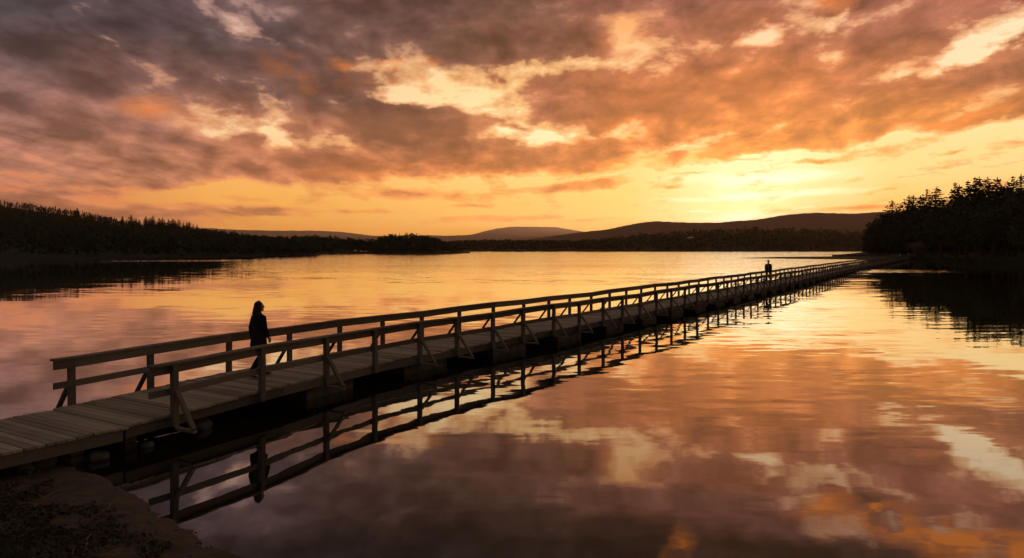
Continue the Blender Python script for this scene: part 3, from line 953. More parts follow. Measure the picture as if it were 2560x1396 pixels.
# conifers standing clear of the ridge
ridge = [(193, 519, 0), (306, 540, 0), (328, 538, 1), (340, 546, 0), (348, 549, 0), (365, 541, 1), (373, 545, 0), (382, 540, 1), (398, 546, 1), (406, 545, 0), (411, 549, 0), (421, 548, 1), (432, 547, 1), (438, 551, 0), (447, 550, 1), (459, 556, 0), (467, 556, 0), (473, 555, 1), (483, 561, 0), (493, 562, 0)]
rl_lab = {193: 'lone dark conifer poking above the upper part of the left wooded ridge',
          306: 'small conifer standing first and alone where the left ridge starts to show separate trees',
          328: 'broad dark conifer standing by itself on the left ridge, before the row of tall ones',
          365: 'tall narrow conifer that begins the row of clear-standing trees on the left ridge',
          382: 'pointed conifer last of the tight trio on the left ridge',
          398: 'wide dark conifer just after the gap in the row on the left ridge',
          447: 'tall conifer with small ones behind it, low in the row on the left ridge',
          493: 'small round-topped tree at the low end of the row on the left ridge'}
for i, (px, py, big) in enumerate(ridge):
    p = pos_left(px, .97)
    zt = height_at(py, p.y)
    h = max(7.5, zt - p.z)
    place_tree('con', i % 4, p.x, p.y, p.z, h + .2, rl_lab.get(px, 'dark conifer in the clear-standing row on the left ridge'), 'conifers on the left ridge', 'conifer_tree', 1.35 if big else 1.05)

# low shore behind the hill, the wooded island and the far woods
def far_land(name, crest, ysh, depth, mat, tree=0, step=20, rough=1.0, back=1.5, bank=.5):
    cols = []
    p0, p1 = crest[0][0], crest[-1][0]
    k = int((p1 - p0) / 25)
    for i in range(k + 1):
        px = p0 + (p1 - p0) * i / k
        yy = ysh(px) if callable(ysh) else ysh
        yc = yy + depth
        py = lerp_list(crest, px)[0]
        cols.append((px, yy, yc, max(.8, height_at(py, yc) - tree)))
    return land(name, cols, mat, step=step, rough=rough, back=back, bank=bank)

lowshore = [(520, 600), (560, 590), (640, 594), (700, 598), (790, 592), (850, 597), (900, 606), (925, 613), (950, 618), (990, 624)]
pos_ls = far_land('low_shore', lowshore, lambda px: lerp_list([(500, 330), (640, 390), (760, 430), (900, 500), (1000, 520)], px)[0], 110, M['land'], 8)
o = wood('shore_wood', pos_ls, 530, 960, 700, (7, 10), 32, .4, tufts=20)
tag(o, 'low dark wood along the far shore just past the left hill', 'wood')
isl = [(905, 626), (925, 620), (940, 604), (955, 595), (985, 591), (1010, 588), (1050, 591), (1085, 598), (1120, 609), (1150, 620), (1175, 627)]
pos_is = far_land('island', isl, lambda px: 450 + abs(px - 1030) * .3, 60, M['land'], 8.0, back=1.0)
o = wood('island_wood', pos_is, 918, 1155, 460, (7, 10.5), 33, .75, tufts=24, taper=True)
tag(o, 'dark clump of conifers covering the small island near the far shore', 'wood')
farwood = [(1100, 610), (1160, 606), (1220, 602), (1330, 606), (1450, 604), (1500, 601), (1540, 596), (1600, 588), (1680, 582), (1760, 576), (1850, 572), (2000, 574), (2100, 576), (2200, 580), (2400, 580), (2600, 578)]
pos_fw = far_land('far_bank', farwood, 860, 420, M['hill'], 9)
o = wood('far_bank_wood', pos_fw, 1105, 2300, 2600, (9, 13), 34, .4, u1=1.03, tufts=14, mat='leaf', wr=.28)
tag(o, 'dark wood on the low far bank below the hills', 'wood')
# pale clearing on the far bank
vs = []; 
for (px, u) in ((1715, .10), (1724, .075), (1731, .10), (1730, .15), (1722, .155), (1716, .15)):
    p = pos_fw(px, u); vs.append((p.x, p.y - 8, p.z + 13.5 + u * 10))
n_ = len(vs); vs += [(x, y + 6, z - 1) for x, y, z in vs]
o = pyobj('clearing', vs, [tuple(range(n_)), tuple(range(2 * n_ - 1, n_ - 1, -1))] + [(i, n_ + i, n_ + (i + 1) % n_, (i + 1) % n_) for i in range(n_)], M['field'])
tag(o, kind='structure')

# far hills, one behind the other
hillB = [(1250, 612), (1330, 598), (1380, 591), (1450, 581), (1520, 574), (1570, 563), (1610, 556), (1640, 553), (1680, 555), (1720, 557), (1800, 557), (1840, 553), (1880, 551), (1920, 545), (1960, 538), (2000, 534), (2040, 532), (2100, 534), (2150, 534), (2200, 530), (2300, 528), (2450, 540), (2700, 560)]
hillA = [(350, 600), (420, 585), (480, 572), (520, 570), (560, 573), (600, 575), (680, 577), (730, 577), (790, 577), (850, 580), (890, 584), (930, 590), (1000, 590), (1060, 588), (1120, 590), (1180, 587), (1210, 579), (1240, 572), (1280, 567), (1330, 567), (1390, 568), (1420, 573), (1450, 578), (1520, 590), (1650, 600), (1900, 606)]
def ridge_hill(name, crest, Y_, wid, bumps):
    p0, p1 = crest[0][0], crest[-1][0]
    step = 4
    n = int((p1 - p0) / step)
    prof = [(-1.0, -.02), (-.8, .12), (-.6, .32), (-.4, .58), (-.2, .86), (-.08, .97), (0, 1.0), (.1, .97), (.3, .8), (.6, .45), (1.0, -.02)]
    verts, faces = [], []
    for i in range(n + 1):
        px = p0 + step * i
        py = sum(lerp_list(crest, px + q)[0] for q in (-8, -4, 0, 4, 8)) / 5
        hc = height_at(py, Y_)
        for (v, k) in prof:
            yy = Y_ + v * wid
            x_ = (px - CX) * Y_ / F
            hh = hc * k
            hh += bumps * abs(k) * (mnoise.noise(Vector((x_ / 34, yy / 34, 5))) + .8 * mnoise.noise(Vector((x_ / 14, yy / 14, 8))))
            hh += bumps * 5 * k * (1 - k) * 4 * mnoise.noise(Vector((x_ / 320, yy / 320, 2)))
            verts.append((x_, yy, max(hh, -1.4) if k > 0 else -1.45))
    m_ = len(prof)
    for i in range(n):
        for j in range(m_ - 1):
            a = i * m_ + j
            faces.append((a, a + m_, a + m_ + 1, a + 1))
    o = pyobj(name, verts, faces, M['hill'])
    tag(o, kind='structure')
ridge_hill('hill', hillB, 4600, 900, 2.4)
ridge_hill('hill', hillA, 7600, 1200, 2.4)

# right bank with its trees
cols = [(2080, 300, 320, .3), (2140, 318, 350, 1.2), (2170, 300, 345, 2.0), (2220, 258, 320, 3), (2280, 226, 300, 4), (2350, 192, 265, 5), (2450, 158, 225, 6), (2560, 134, 205, 7), (2800, 108, 180, 8), (3200, 88, 165, 9)]
pos_r = land('right_bank', cols, M['land'], bank=.5, rough=.4, step=12)
sky_trees = [
    (2230, 500, 'con', 2, 'spreading pine at the lake end of the right-hand wood, sky on both sides'),
    (2252, 508, 'con', 4, 'low ragged pine next to the end tree of the right-hand wood'),
    (2273, 488, 'con', 2, 'bushy-topped pine, left one of the close pair above the end of the bridge'),
    (2284, 487, 'con', 4, 'bushy-topped pine, right one of the close pair above the end of the bridge'),
    (2301, 488, 'con', 2, 'pine with a rounded open top in the dip behind the pale bush'),
    (2318, 473, 'con', 3, 'slim pine leaning out beside the wide dark crown in the right-hand wood'),
    (2342, 467, 'con', 4, 'wide many-topped pine left of the deep gap of sky in the right-hand wood'),
    (2388, 456, 'con', 1, 'sharp spire spruce right of the deep gap of sky in the right-hand wood'),
    (2398, 462, 'con', 0, 'short spruce tucked against the sharp spire in the right-hand wood'),
    (2420, 452, 'con', 1, 'thin spruce with gaps of sky on both sides in the right-hand wood'),
    (2437, 444, 'con', 3, 'full spruce, left one of the touching pair near the top of the right-hand wood'),
    (2448, 442, 'con', 0, 'pointed spruce, right one of the touching pair near the top of the right-hand wood'),
    (2470, 443, 'con', 4, 'ragged forked-top pine between two spires in the right-hand wood'),
    (2493, 443, 'con', 0, 'broad spreading spruce with even tiers in the right-hand wood'),
    (2519, 453, 'con', 1, 'small spire standing lower than its neighbours near the photo edge'),
    (2532, 441, 'con', 3, 'slim spruce just before the tallest tree of the right-hand wood'),
    (2553, 435, 'con', 0, 'tallest spruce of the right-hand wood, against the edge of the photo'),
    (2178, 568, 'broad', 0, 'round broadleaf tree on the point of the right bank, below the hill line'),
    (2196, 543, 'broad', 2, 'slender broadleaf tree behind the round one on the point of the right bank'),
    (2212, 540, 'broad', 1, 'dark leafy tree under the end pine of the right-hand wood')]
def tree_at(px, py, u, kind, var, label, group, name, wide=1.0):
    p = pos_r(px, u)
    h = height_at(py, p.y) - p.z
    return place_tree(kind, var, p.x, p.y, p.z - .1, h, label, group, name, wide)
for i, (px, py, kd, var, lab) in enumerate(sky_trees):
    tree_at(px, py, .55 + .3 * ((i * 37) % 10) / 10 if px > 2225 else .5, kd, var, lab, 'trees of the wood on the right bank', 'conifer_tree' if kd == 'con' else 'broadleaf_tree', 1.15 if var in (2, 4) else 1.0)
rnd = random.Random(77)
skyline = [(2155, 600), (2180, 575), (2215, 545), (2260, 520), (2330, 500), (2400, 480), (2480, 470), (2560, 465), (2800, 440), (3000, 420)]
for i in range(120):
    px = 2163 + (2860 - 2163) * (i + rnd.random()) / 120 if i < 84 else rnd.uniform(2165, 2580)
    u = rnd.uniform(.07, .45) if i % 2 else rnd.uniform(.45, .95)
    py = lerp_list(skyline, px)[0] + (rnd.uniform(30, 75) if u < .3 else rnd.uniform(6, 26)) * (.5 if px < 2230 else 1)
    if 2255 < px < 2330 and u < .3: continue
    kd = 'broad' if (u < .3 or rnd.random() < .15) else 'con'
    tree_at(px, min(py, 622), u, kd, rnd.randrange(3) if kd == 'broad' else rnd.randrange(5),
            'dark leafy tree within the black mass of the right-hand wood' if kd == 'broad' else 'dark conifer within the black mass of the right-hand wood',
            'dark leafy trees filling the right-hand wood' if kd == 'broad' else 'dark conifers filling the right-hand wood', 'broadleaf_tree' if kd == 'broad' else 'conifer_tree')
# pale bush at the end of the bridge
bt, bc, bh = make_broad(44, 3.4, 2.1, 'bush', 900, .02)
p = pos_r(2296, .09)
b_ = empty('bush', (p.x, p.y, p.z - .1)); b_.scale = (1.5, 1.2, 1.5)
link('trunk', bt, None, b_); link('crown', bc, None, b_)
tag(b_, 'pale round bush on the bank beside the far end of the footbridge', 'bush')
# white marker posts at the landing
for px, lab in ((2250, 'small white post at the far landing, on the water side of the bridge'), (2271, 'small white post at the far landing, next to the pale bush')):
    yy = 221 if px < 2260 else 226
    q = at(px, yy, .4)
    bm = bmesh.new()
    beam(bm, (0, 0, 0), (0, 0, 1.35), .16, .16, up=Vector((0, 1, 0)))
    beam(bm, (0, 0, 1.351), (0, 0, 1.43), .22, .22, up=Vector((0, 1, 0)))
    o = obj('marker_post', bm, M['white']); o.location = q
    tag(o, lab, 'post', 'white posts at the far landing')
# grass fringe along the right bank
V_, Fc = [], []
for i in range(5000):
    px = rnd.uniform(2120, 2900); u = rnd.uniform(-.01, .10)
    p = pos_r(px, max(u, .004))
    a = rnd.uniform(0, 6.28); h = rnd.uniform(.2, .8); w = .12
    k = len(V_)
    V_ += [(p.x - w * math.cos(a), p.y - w * math.sin(a), p.z - .25), (p.x + w * math.cos(a), p.y + w * math.sin(a), p.z - .25), (p.x + rnd.uniform(-.3, .3), p.y + rnd.uniform(-.3, .3), p.z + h)]
    Fc.append((k, k + 1, k + 2))
tag(pyobj('grass', V_, Fc, M['grass']), 'dark grass fringe along the waterline of the right bank', 'grass', kind='stuff')

# sandbar
def bar(name, pts, hmax):
    verts, faces = [], []
    n = 60
    for i in range(n + 1):
        t = i / n
        px = pts[0][0] + (pts[-1][0] - pts[0][0]) * t
        y0, y1 = lerp_list(pts, px)
        y0 += mnoise.noise(Vector((t * 9, 1, 0))) * 2.0 * t; y1 += mnoise.noise(Vector((t * 9, 5, 0))) * 3.0 * t
        for j in range(7):
            v = j / 6
            yy = y0 + (y1 - y0) * v
            z = -.15 + (hmax + .15) * math.sin(math.pi * v) ** .7 * min(1, t * 3 + .05) if 0 < j < 6 else -.3
            q = at(px, yy, z)
            verts.append(tuple(q))
    for i in range(n):
        for j in range(6):
            a = i * 7 + j
            faces.append((a, a + 7, a + 8, a + 1))
    tag(pyobj(name, verts, faces, M['land'], smooth=True), kind='structure')
bar('sandbar', [(1800, 250, 253), (1900, 238, 266), (2050, 216, 300), (2170, 200, 330), (2260, 200, 340)], .34)
bar('sandbar', [(2030, 378, 381), (2100, 372, 388), (2200, 360, 400)], .2)

# ------------------------------------------------------------------ people
def tube(bm, pts, seg=14):
    """closed tapering tube through (point, rx, ry)"""
    prev = None
    n = len(pts)
    for i, (p, rx, ry) in enumerate(pts):
        p = Vector(p)
        a = Vector(pts[max(0, i - 1)][0]); b = Vector(pts[min(n - 1, i + 1)][0])
        d = (b - a).normalized()
        ref = Vector((0, 1, 0)) if abs(d.y) < .9 else Vector((0, 0, 1))
        s = ref.cross(d).normalized() * -1
        u = d.cross(s)
        cur = [bm.verts.new(p + s * rx * math.cos(q) + u * ry * math.sin(q)) for q in [6.28318 * k / seg for k in range(seg)]]
        if prev:
            for k in range(seg): bm.faces.new((prev[k], prev[(k + 1) % seg], cur[(k + 1) % seg], cur[k]))
        else:
            c = bm.verts.new(p - d * min(rx, ry) * .7)
            for k in range(seg): bm.faces.new((cur[(k + 1) % seg], cur[k], c))
        prev = cur
    c = bm.verts.new(Vector(pts[-1][0]) + d * min(pts[-1][1], pts[-1][2]) * .7)
    for k in range(seg): bm.faces.new((prev[k], prev[(k + 1) % seg], c))

def ball(bm, c, r, rot=None, seg=16):
    m_ = Matrix.Translation(c) @ (rot or Matrix()) @ Matrix.Diagonal((r[0], r[1], r[2], 1))
    bmesh.ops.create_uvsphere(bm, u_segments=seg, v_segments=seg // 2 + 2, radius=1, matrix=m_)

def fuse(bm, name, mat, parent=None, voxel=.008, smooth=4):
    """one continuous skin round all the pieces in bm"""
    me = bpy.data.meshes.new(name); bm.to_mesh(me); bm.free()
    o = bpy.data.objects.new(name, me); COL.objects.link(o)
    md = o.modifiers.new('r', 'REMESH'); md.mode = 'VOXEL'; md.voxel_size = voxel
    sm = o.modifiers.new('s', 'SMOOTH'); sm.iterations = smooth; sm.factor = .5
    dg = bpy.context.evaluated_depsgraph_get(); dg.update()
    me2 = bpy.data.meshes.new_from_object(o.evaluated_get(dg))
    o.modifiers.clear()
    o.data = me2
    me2.name = name
    for p in me2.polygons: p.use_smooth = True
    me2.materials.clear(); me2.materials.append(mat)
    if parent is not None: o.parent = parent
    return o

def hand(bm, wrist, tip_dir, side_dir, palm_n, L_=.17, curl=.35):
    """palm, four unequal bent fingers and a thumb from the side of the palm"""
    t = Vector(tip_dir).normalized(); n = Vector(palm_n).normalized()
    s = Vector(side_dir).normalized()
    w = Vector(wrist)
    tube(bm, [(w, .024, .019), (w + t * .03, .034, .016), (w + t * .075, .040, .014)], 10)
    for k, (o, ln) in enumerate(((.029, .070), (.010, .080), (-.010, .075), (-.029, .058))):
        a = w + t * .078 + s * o
        b = a + (t + n * curl * .6).normalized() * ln * .5
        c = b + (t + n * curl * 1.8).normalized() * ln * .5
        tube(bm, [(a - t * .02, .0095, .0095), (a, .009, .009), (b, .0085, .0085), (c, .007, .007)], 8)
    a = w + t * .03 + s * .034
    b = a + (t * .7 + s * .7 + n * .25).normalized() * .034
    c = b + (t * .95 + s * .15 + n * .3).normalized() * .03
    tube(bm, [(a - s * .015, .012, .012), (b, .010, .010), (c, .008, .008)], 8)

def person(h, pose, female, label, loc, heading):
    k = h / 1.70
    def sc(v): return Vector(v) * k
    hip = .092 if female else .098
    shd = .15 if female else .172
    bm = bmesh.new()
    # trunk
    wst = .118 if female else .145
    tube(bm, [(sc((0, 0, .86)), .145 * k, .105 * k), (sc((0, 0, .95)), .155 * k, .112 * k), (sc((0, .005, 1.08)), wst * k, .09 * k), (sc((0, .01, 1.24)), (shd - .02) * k, .105 * k), (sc((0, 0, 1.36)), (shd - .01) * k, .088 * k), (sc((0, -.005, 1.43)), .075 * k, .06 * k), (sc((0, .01, 1.50)), .052 * k, .054 * k), (sc((0, .02, 1.55)), .05 * k, .054 * k)], 20)
    # head with face, turned on the neck
    tr = Matrix.Rotation(pose['head'], 4, 'Z')
    hc = sc((0, .02, 1.605))
    T = Matrix.Translation(hc) @ tr
    ball(bm, T @ sc((0, -.008, .015)), (.076 * k, .094 * k, .092 * k), tr, 20)
    ball(bm, T @ sc((0, .035, -.045)), (.055 * k, .058 * k, .068 * k), tr, 16)
    tube(bm, [(T @ sc((0, .085, .02)), .009, .01), (T @ sc((0, .105, -.015)), .013, .013), (T @ sc((0, .098, -.022)), .017, .01)], 8)
    tube(bm, [(T @ sc((-.02, .083, -.052)), .007, .007), (T @ sc((0, .092, -.05)), .009, .009), (T @ sc((.02, .083, -.052)), .007, .007)], 8)
    tube(bm, [(T @ sc((-.02, .082, -.064)), .007, .007), (T @ sc((0, .09, -.064)), .009, .009), (T @ sc((.02, .082, -.064)), .007, .007)], 8)
    ball(bm, T @ sc((0, .078, -.095)), (.02, .016, .016))
    for s in (-1, 1):
        ball(bm, T @ sc((s * .032, .074, .012)), (.014, .012, .009))
        tube(bm, [(T @ sc((s * .018, .083, .03)), .006, .006), (T @ sc((s * .034, .082, .036)), .007, .007), (T @ sc((s * .052, .07, .03)), .006, .006)], 8)
        ball(bm, T @ sc((s * .077, -.005, -.005)), (.011, .02, .031))
    # legs, arms
    for s, lg, ar in ((1, pose['leg_r'], pose['arm_r']), (-1, pose['leg_l'], pose['arm_l'])):
        hp = sc((s * hip, 0, .88)); kn = sc(lg[0]); an = sc(lg[1]); to = sc(lg[2])
        tube(bm, [(hp, .088 * k, .092 * k), (hp.lerp(kn, .5), .074 * k, .08 * k), (kn, .052 * k, .056 * k), (kn.lerp(an, .35), .052 * k, .058 * k), (kn.lerp(an, .8), .037 * k, .038 * k), (an, .036 * k, .04 * k)], 14)
        tube(bm, [(an + sc((0, -.035, -.03)), .032 * k, .03 * k), (an.lerp(to, .5) + Vector((0, 0, -.005)), .038 * k, .03 * k), (to, .036 * k, .022 * k)], 12)
        sh = sc((s * shd, 0, 1.36)); el = sc(ar[0]); wr = sc(ar[1])
        tube(bm, [(sc((s * shd * .7, 0, 1.38)), .055 * k, .055 * k), (sh, .052 * k, .054 * k), (sh.lerp(el, .5), .043 * k, .046 * k), (el, .036 * k, .038 * k), (el.lerp(wr, .4), .036 * k, .036 * k), (wr, .023 * k, .026 * k)], 12)
        td = (wr - el).normalized()
        fwd = Vector((0, 1, 0)); fwd = (fwd - td * fwd.dot(td)).normalized()
        inn = Vector((-s, 0, 0)); inn = (inn - td * inn.dot(td)).normalized()
        hand(bm, wr, td, fwd, inn)
    body = fuse(bm, 'person', M['skin'], None, .0065, 3)
    body.location = loc
    body.rotation_euler = (0, 0, math.atan2(-heading[0], heading[1]))
    tag(body, label, 'person')
    # trousers
    bm = bmesh.new()
    tube(bm, [(sc((0, 0, .84)), .155 * k, .115 * k), (sc((0, 0, .93)), .168 * k, .124 * k), (sc((0, .003, 1.03)), .145 * k, .108 * k)], 20)
    for s, lg in ((1, pose['leg_r']), (-1, pose['leg_l'])):
        hp = sc((s * hip, 0, .88)); kn = sc(lg[0]); an = sc(lg[1])
        g = .012 if female else .03
        tube(bm, [(hp, .098 * k, .104 * k), (hp.lerp(kn, .5), .08 * k + g * .5, .088 * k + g * .5), (kn, .056 * k + g * .8, .06 * k + g * .8), (kn.lerp(an, .4), .055 * k + g * .9, .06 * k + g * .9), (kn.lerp(an, .93), .042 * k + g, .045 * k + g)], 16)
    fuse(bm, 'trousers', M['trousers'], body, .009, 3)
    # shoes
    for s, lg in ((1, pose['leg_r']), (-1, pose['leg_l'])):
        an = sc(lg[1]); to = sc(lg[2])
        bm = bmesh.new()
        hl = an + sc((0, -.045, -.035))
        tube(bm, [(an + Vector((0, .002, .02)), .048 * k, .05 * k), (an + Vector((0, 0, -.02)), .05 * k, .055 * k)], 12)
        tube(bm, [(hl, .04 * k, .042 * k), (hl.lerp(to, .45), .045 * k, .04 * k), (hl.lerp(to, .8), .048 * k, .032 * k), (to + (to - hl).normalized() * .03, .04 * k, .026 * k)], 14)
        sh = fuse(bm, 'shoe', M['shoe'], body, .008, 3)
        bm = bmesh.new()
        dn = Vector((0, 0, -.035 * k))
        tube(bm, [(hl + dn, .043 * k, .009), (hl.lerp(to, .5) + dn * .8, .047 * k, .009), (to + dn * .45 + (to - hl).normalized() * .03, .042 * k, .008)], 14)
        so_ = fuse(bm, 'sole', M['sole'], sh, .006, 1)
    # coat or jacket
    bm = bmesh.new()
    if female:
        rings = [(.66, .215, .18, .01), (.76, .205, .17, .0), (.90, .19, .15, 0), (1.02, .165, .128, 0), (1.12, .152, .118, .005), (1.25, .172, .130, .012), (1.36, .165, .108, 0), (1.435, .085, .075, -.005), (1.475, .066, .066, .005)]
    else:
        rings = [(.90, .165, .14, 0), (.97, .168, .14, 0), (1.08, .16, .13, 0), (1.24, .178, .135, .01), (1.33, .165, .11, 0), (1.39, .125, .09, 0), (1.43, .085, .078, -.005), (1.465, .062, .066, .005)]
    tube(bm, [(sc((0, yo, z)), rx * k, ry * k) for z, rx, ry, yo in rings], 24)
    for s, ar in ((1, pose['arm_r']), (-1, pose['arm_l'])):
        sh = sc((s * shd, 0, 1.36)); el = sc(ar[0]); wr = sc(ar[1])
        g = .006 if female else .014
        tube(bm, [(sc((s * shd * .7, 0, 1.375)), .066 * k, .066 * k), (sh, .063 * k + g, .066 * k + g), (sh.lerp(el, .5), .055 * k + g, .058 * k + g), (el, .048 * k + g, .05 * k + g), (el.lerp(wr, .5), .045 * k + g, .046 * k + g), (el.lerp(wr, .97), .036 * k + g, .038 * k + g)], 16)
    coat = fuse(bm, 'coat' if female else 'jacket', M['coat'] if female else M['jacket'], body, .009, 3)
    if not female:
        bm = bmesh.new()
        tube(bm, [(sc((0, .155, .86)), .012, .008), (sc((0, .152, 1.08)), .012, .008), (sc((0, .16, 1.24)), .012, .008), (sc((0, .125, 1.38)), .012, .008)], 8)
        obj('zip', bm, M['zip'], coat, True)
    # hair
    bm = bmesh.new()
    ball(bm, T @ sc((0, -.022, .032)), (.086 * k, .098 * k, .088 * k) if female else (.088 * k, .10 * k, .092 * k), tr, 20)
    if female:
        tube(bm, [(T @ sc((0, -.015, .10)), .06 * k, .06 * k), (T @ sc((0, -.02, .05)), .09 * k, .09 * k), (T @ sc((0, -.035, -.02)), 0.106 * k, .084 * k), (T @ sc((0, -.05, -.09)), 0.118 * k, .075 * k), (T @ sc((.004, -.062, -.17)), 0.13 * k, .07 * k), (T @ sc((.006, -.07, -.26)), .118 * k, .056 * k), (T @ sc((.01, -.074, -.34)), .07 * k, .036 * k), (T @ sc((.012, -.076, -.37)), .04 * k, .022 * k)], 20)
    else:
        ball(bm, T @ sc((0, -.045, -.02)), (.085 * k, .07 * k, .07 * k), tr, 16)
    fuse(bm, 'hair', M['hair'], body, .008, 3)
    return body

heading = (DV.x, DV.y)
pw = path(15.55, .03, DECK + wob(15.55))
person(1.62, dict(head=R(-32),
                  leg_l=((-.085, .17, .48), (-.085, .21, .095), (-.09, .37, .035)),
                  leg_r=((.09, -.02, .48), (.095, -.30, .15), (.10, -.16, .04)),
                  arm_r=((.19, .02, 1.12), (.175, .13, .905)),
                  arm_l=((-.19, -.06, 1.12), (-.18, -.03, .87))),
       True, 'woman with long dark hair in a black coat walking on the near footbridge', pw, heading)
pm_ = path(58.6, 0, DECK + wob(58.6))
tocam = (-pm_.x, -pm_.y)
l_ = math.hypot(*tocam)
person(1.82, dict(head=0.0,
                  leg_l=((-.15, .06, .47), (-.19, .05, .095), (-.21, .2, .04)),
                  leg_r=((.14, -.02, .47), (.18, -.12, .10), (.19, .04, .04)),
                  arm_r=((.212, -.04, 1.12), (.195, .06, .87)),
                  arm_l=((-.212, -.02, 1.12), (-.195, .04, .87))),
       False, 'man in a dark zipped jacket walking far out on the footbridge', pm_, (tocam[0] / l_, tocam[1] / l_))

# ------------------------------------------------------------------ foreshore: rocks, twigs, litter
def rock(px, py, r, seed, label, sink=.3):
    z = .05
    for _ in range(6):
        Y_ = F * (H - z) / (py - HY)
        x_ = (px - CX) * Y_ / F
        z = max(0, beach_h(x_, Y_))
    rnd = random.Random(seed)
    bm = bmesh.new()
    bmesh.ops.create_icosphere(bm, subdivisions=3, radius=1)
    sx, sy, sz = r * rnd.uniform(.9, 1.3), r * rnd.uniform(.7, 1.0), r * rnd.uniform(.5, .75)
    for v in bm.verts:
        n = mnoise.noise(v.co * 1.1 + Vector((seed, 0, 0))) * .35 + mnoise.noise(v.co * 3 + Vector((seed, 3, 0))) * .1
        v.co *= 1 + n
        v.co = Vector((v.co.x * sx, v.co.y * sy, v.co.z * sz))
    o = obj('rock', bm, M['rock'], None, True)
    o.location = (x_, Y_, z + sz * (1 - sink) * .6)
    o.rotation_euler = (0, 0, rnd.uniform(0, 6))
    tag(o, label, 'rock', 'rocks under the landing')
rock(243, 1150, .17, 3, 'grey rock at the waterline under the landing, standing apart from the others')
rock(105, 1163, .20, 5, 'large rounded rock in the shade beneath the landing')
rock(60, 1178, .14, 7, 'flat rock beneath the landing near the edge of the photo')
rock(185, 1130, .12, 8, 'small rock tucked under the landing beam')
rock(66, 1208, .05, 9, 'small pale stone lying on the dark soil below the landing')
rock(368, 1118, .10, 12, 'low rock poking out of the water beneath the bridge joint')
rock(500, 1070, .22, 14, 'dark rock in the shallows behind the foot of the first brace')

def ground_pt(px, py):
    z = .2
    for _ in range(8):
        Y_ = F * (H - z) / (py - HY)
        x_ = (px - CX) * Y_ / F
        z = beach_h(x_, Y_)
    return Vector((x_, Y_, z))
def twig(pts, r, label):
    bm = bmesh.new()
    ps = [ground_pt(px, py) + Vector((0, 0, up)) for px, py, up in pts]
    fine = []
    for i in range(len(ps) - 1):
        for t in (0, .33, .66): fine.append(ps[i].lerp(ps[i + 1], t) + Vector((random.uniform(-.006, .006), 0, random.uniform(0, .006))))
    fine.append(ps[-1])
    n = len(fine)
    tube(bm, [(p, r * (1 - .6 * i / n), r * (1 - .6 * i / n)) for i, p in enumerate(fine)], 7)
    c = fine[0].copy()
    bmesh.ops.translate(bm, vec=-c, verts=bm.verts)
    o = obj('twig', bm, M['twig'], None, True); o.location = c
    tag(o, label, 'twig', 'dry twigs on the beach')
twig([(214, 1380, .01), (217, 1360, .05), (226, 1350, .06), (236, 1342, .01)], .007, 'pale bent dry stem standing up from the leaf litter, with a hooked tip')
twig([(180, 1398, .01), (183, 1388, .04), (186, 1380, .05)], .006, 'short pale stem at the bottom edge of the beach')
twig([(262, 1290, .01), (273, 1275, .03), (276, 1262, .05)], .005, 'thin twig on the soil nearest the sand strip, upper one')
twig([(105, 1250, .01), (130, 1240, .03), (145, 1228, .02)], .006, 'crooked twig lying on the upper leaf litter')
twig([(30, 1330, .01), (55, 1318, .03), (85, 1322, .01)], .006, 'dry twig lying flat in the leaf litter by the edge of the photo')

V_, Fc = [], []
rnd = random.Random(5)
cnt = 0
while cnt < 5200:
    px = rnd.uniform(-60, 520); py = rnd.uniform(1175, 1420)
    p = ground_pt(px, py)
    d = shore_dist(p.x, p.y)
    if d < .35 + rnd.random() * .45 or p.z < .03: continue
    if mnoise.noise(Vector((p.x * 1.6, p.y * 1.6, 3))) < -.12 + rnd.uniform(-.2, .2): continue
    cnt += 1
    a = rnd.uniform(0, 6.28)
    dirv = Vector((math.cos(a), math.sin(a), rnd.uniform(-.1, .45)))
    if rnd.random() < .3:   # stems
        s = rnd.uniform(.05, .2); w = Vector((-math.sin(a), math.cos(a), 0)) * .0035
        k = len(V_)
        q0 = p + Vector((0, 0, .008)); q1 = q0 + dirv * s * .5 + Vector((0, 0, .015)); q2 = q0 + dirv * s
        V_ += [tuple(q0 - w), tuple(q0 + w), tuple(q1 + w), tuple(q1 - w), tuple(q2)]
        Fc += [(k, k + 1, k + 2, k + 3), (k + 3, k + 2, k + 4)]
    else:
        tuft(V_, Fc, p + Vector((0, 0, .018)), dirv, rnd.uniform(.03, .085), rnd)
tag(pyobj('leaf_litter', V_, Fc, M['litter']), 'dead leaves and stems strewn over the dark beach soil', 'leaf litter', kind='stuff')
V_, Fc = [], []
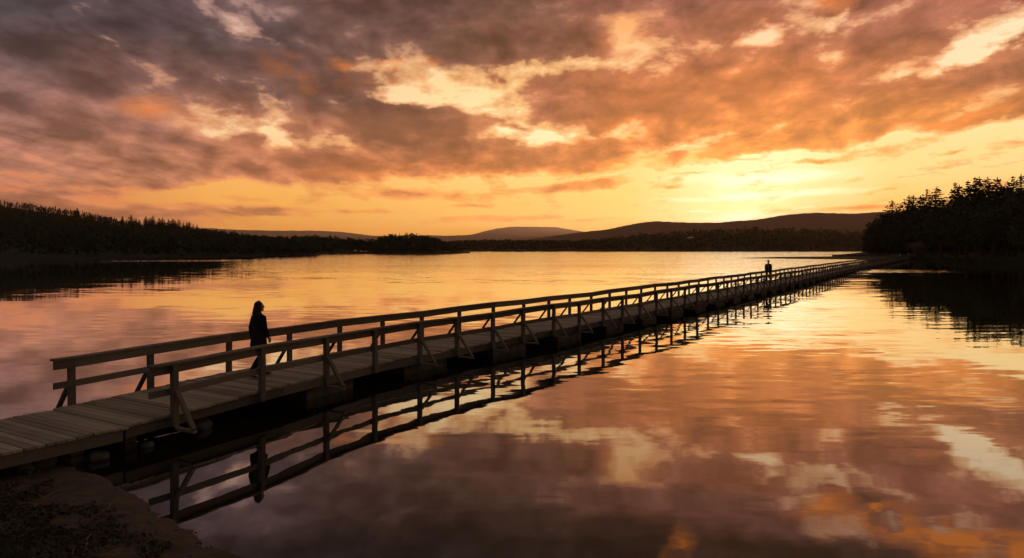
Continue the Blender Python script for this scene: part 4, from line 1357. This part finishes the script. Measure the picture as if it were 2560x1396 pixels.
for i in range(600):
    px = rnd.uniform(-60, 600); py = rnd.uniform(1165, 1420)
    p = ground_pt(px, py)
    d = shore_dist(p.x, p.y)
    if d < -.1 or rnd.random() > .25 + math.exp(-abs(d - .25) * 4): continue
    r = rnd.uniform(.006, .022) * (1.6 if rnd.random() < .1 else 1)
    k = len(V_); n = 6; a0 = rnd.uniform(0, 6)
    for lev, (q, z) in enumerate(((1.0, -.3), (.9, .35), (.45, .62))):
        for m in range(n):
            a = a0 + 6.283 * m / n
            V_.append((p.x + r * q * math.cos(a) * rnd.uniform(.85, 1.2), p.y + r * q * math.sin(a) * rnd.uniform(.7, 1.0), p.z + r * z))
    for lev in range(2):
        for m in range(n): Fc.append((k + lev * n + m, k + lev * n + (m + 1) % n, k + (lev + 1) * n + (m + 1) % n, k + (lev + 1) * n + m))
    Fc.append(tuple(k + 2 * n + m for m in range(n)))
tag(pyobj('pebbles', V_, Fc, M['rock'], None, True), 'small pebbles scattered along the waterline of the beach', 'pebbles', kind='stuff')
V_, Fc = [], []
for i in range(500):
    px = rnd.uniform(-40, 60) + abs(rnd.gauss(0, 20)); py = rnd.uniform(1360, 1420)
    p = ground_pt(px, py)
    a = rnd.uniform(0, 6.28); w = Vector((math.cos(a), math.sin(a), 0)) * .004
    tip = p + Vector((rnd.uniform(-.06, .06), rnd.uniform(-.06, .06), rnd.uniform(.04, .11)))
    k = len(V_); V_ += [tuple(p - w), tuple(p + w), tuple(tip)]; Fc.append((k, k + 1, k + 2))
tag(pyobj('grass', V_, Fc, M['grass']), 'sparse grass blades at the lower corner of the beach', 'grass', kind='stuff')

# ------------------------------------------------------------------ evening haze over the lake
HAZE = True
if HAZE:
    bm = bmesh.new()
    bmesh.ops.create_cube(bm, size=1)
    for v in bm.verts:
        v.co = Vector((v.co.x * 18600, v.co.y * 18600, -3.0 if v.co.z < 0 else 330.0))
    m = bpy.data.materials.new('haze'); m.use_nodes = True
    nt = m.node_tree; nt.nodes.clear()
    pv = N(nt, 'ShaderNodeVolumePrincipled')
    pv.inputs['Color'].default_value = (1.0, 0.74, 0.66, 1)
    pv.inputs['Density'].default_value = 0.000065
    pv.inputs['Anisotropy'].default_value = 0.7
    out = N(nt, 'ShaderNodeOutputMaterial')
    nt.links.new(pv.outputs[0], out.inputs['Volume'])
    o = obj('haze', bm, m)
    tag(o, kind='stuff')

S.view_settings.view_transform = 'Standard'
S.view_settings.look = 'None'
S.view_settings.exposure = 0
S.view_settings.gamma = 1
S.cycles.max_bounces = 6
S.cycles.use_denoising = True
S.cycles.volume_bounces = 0
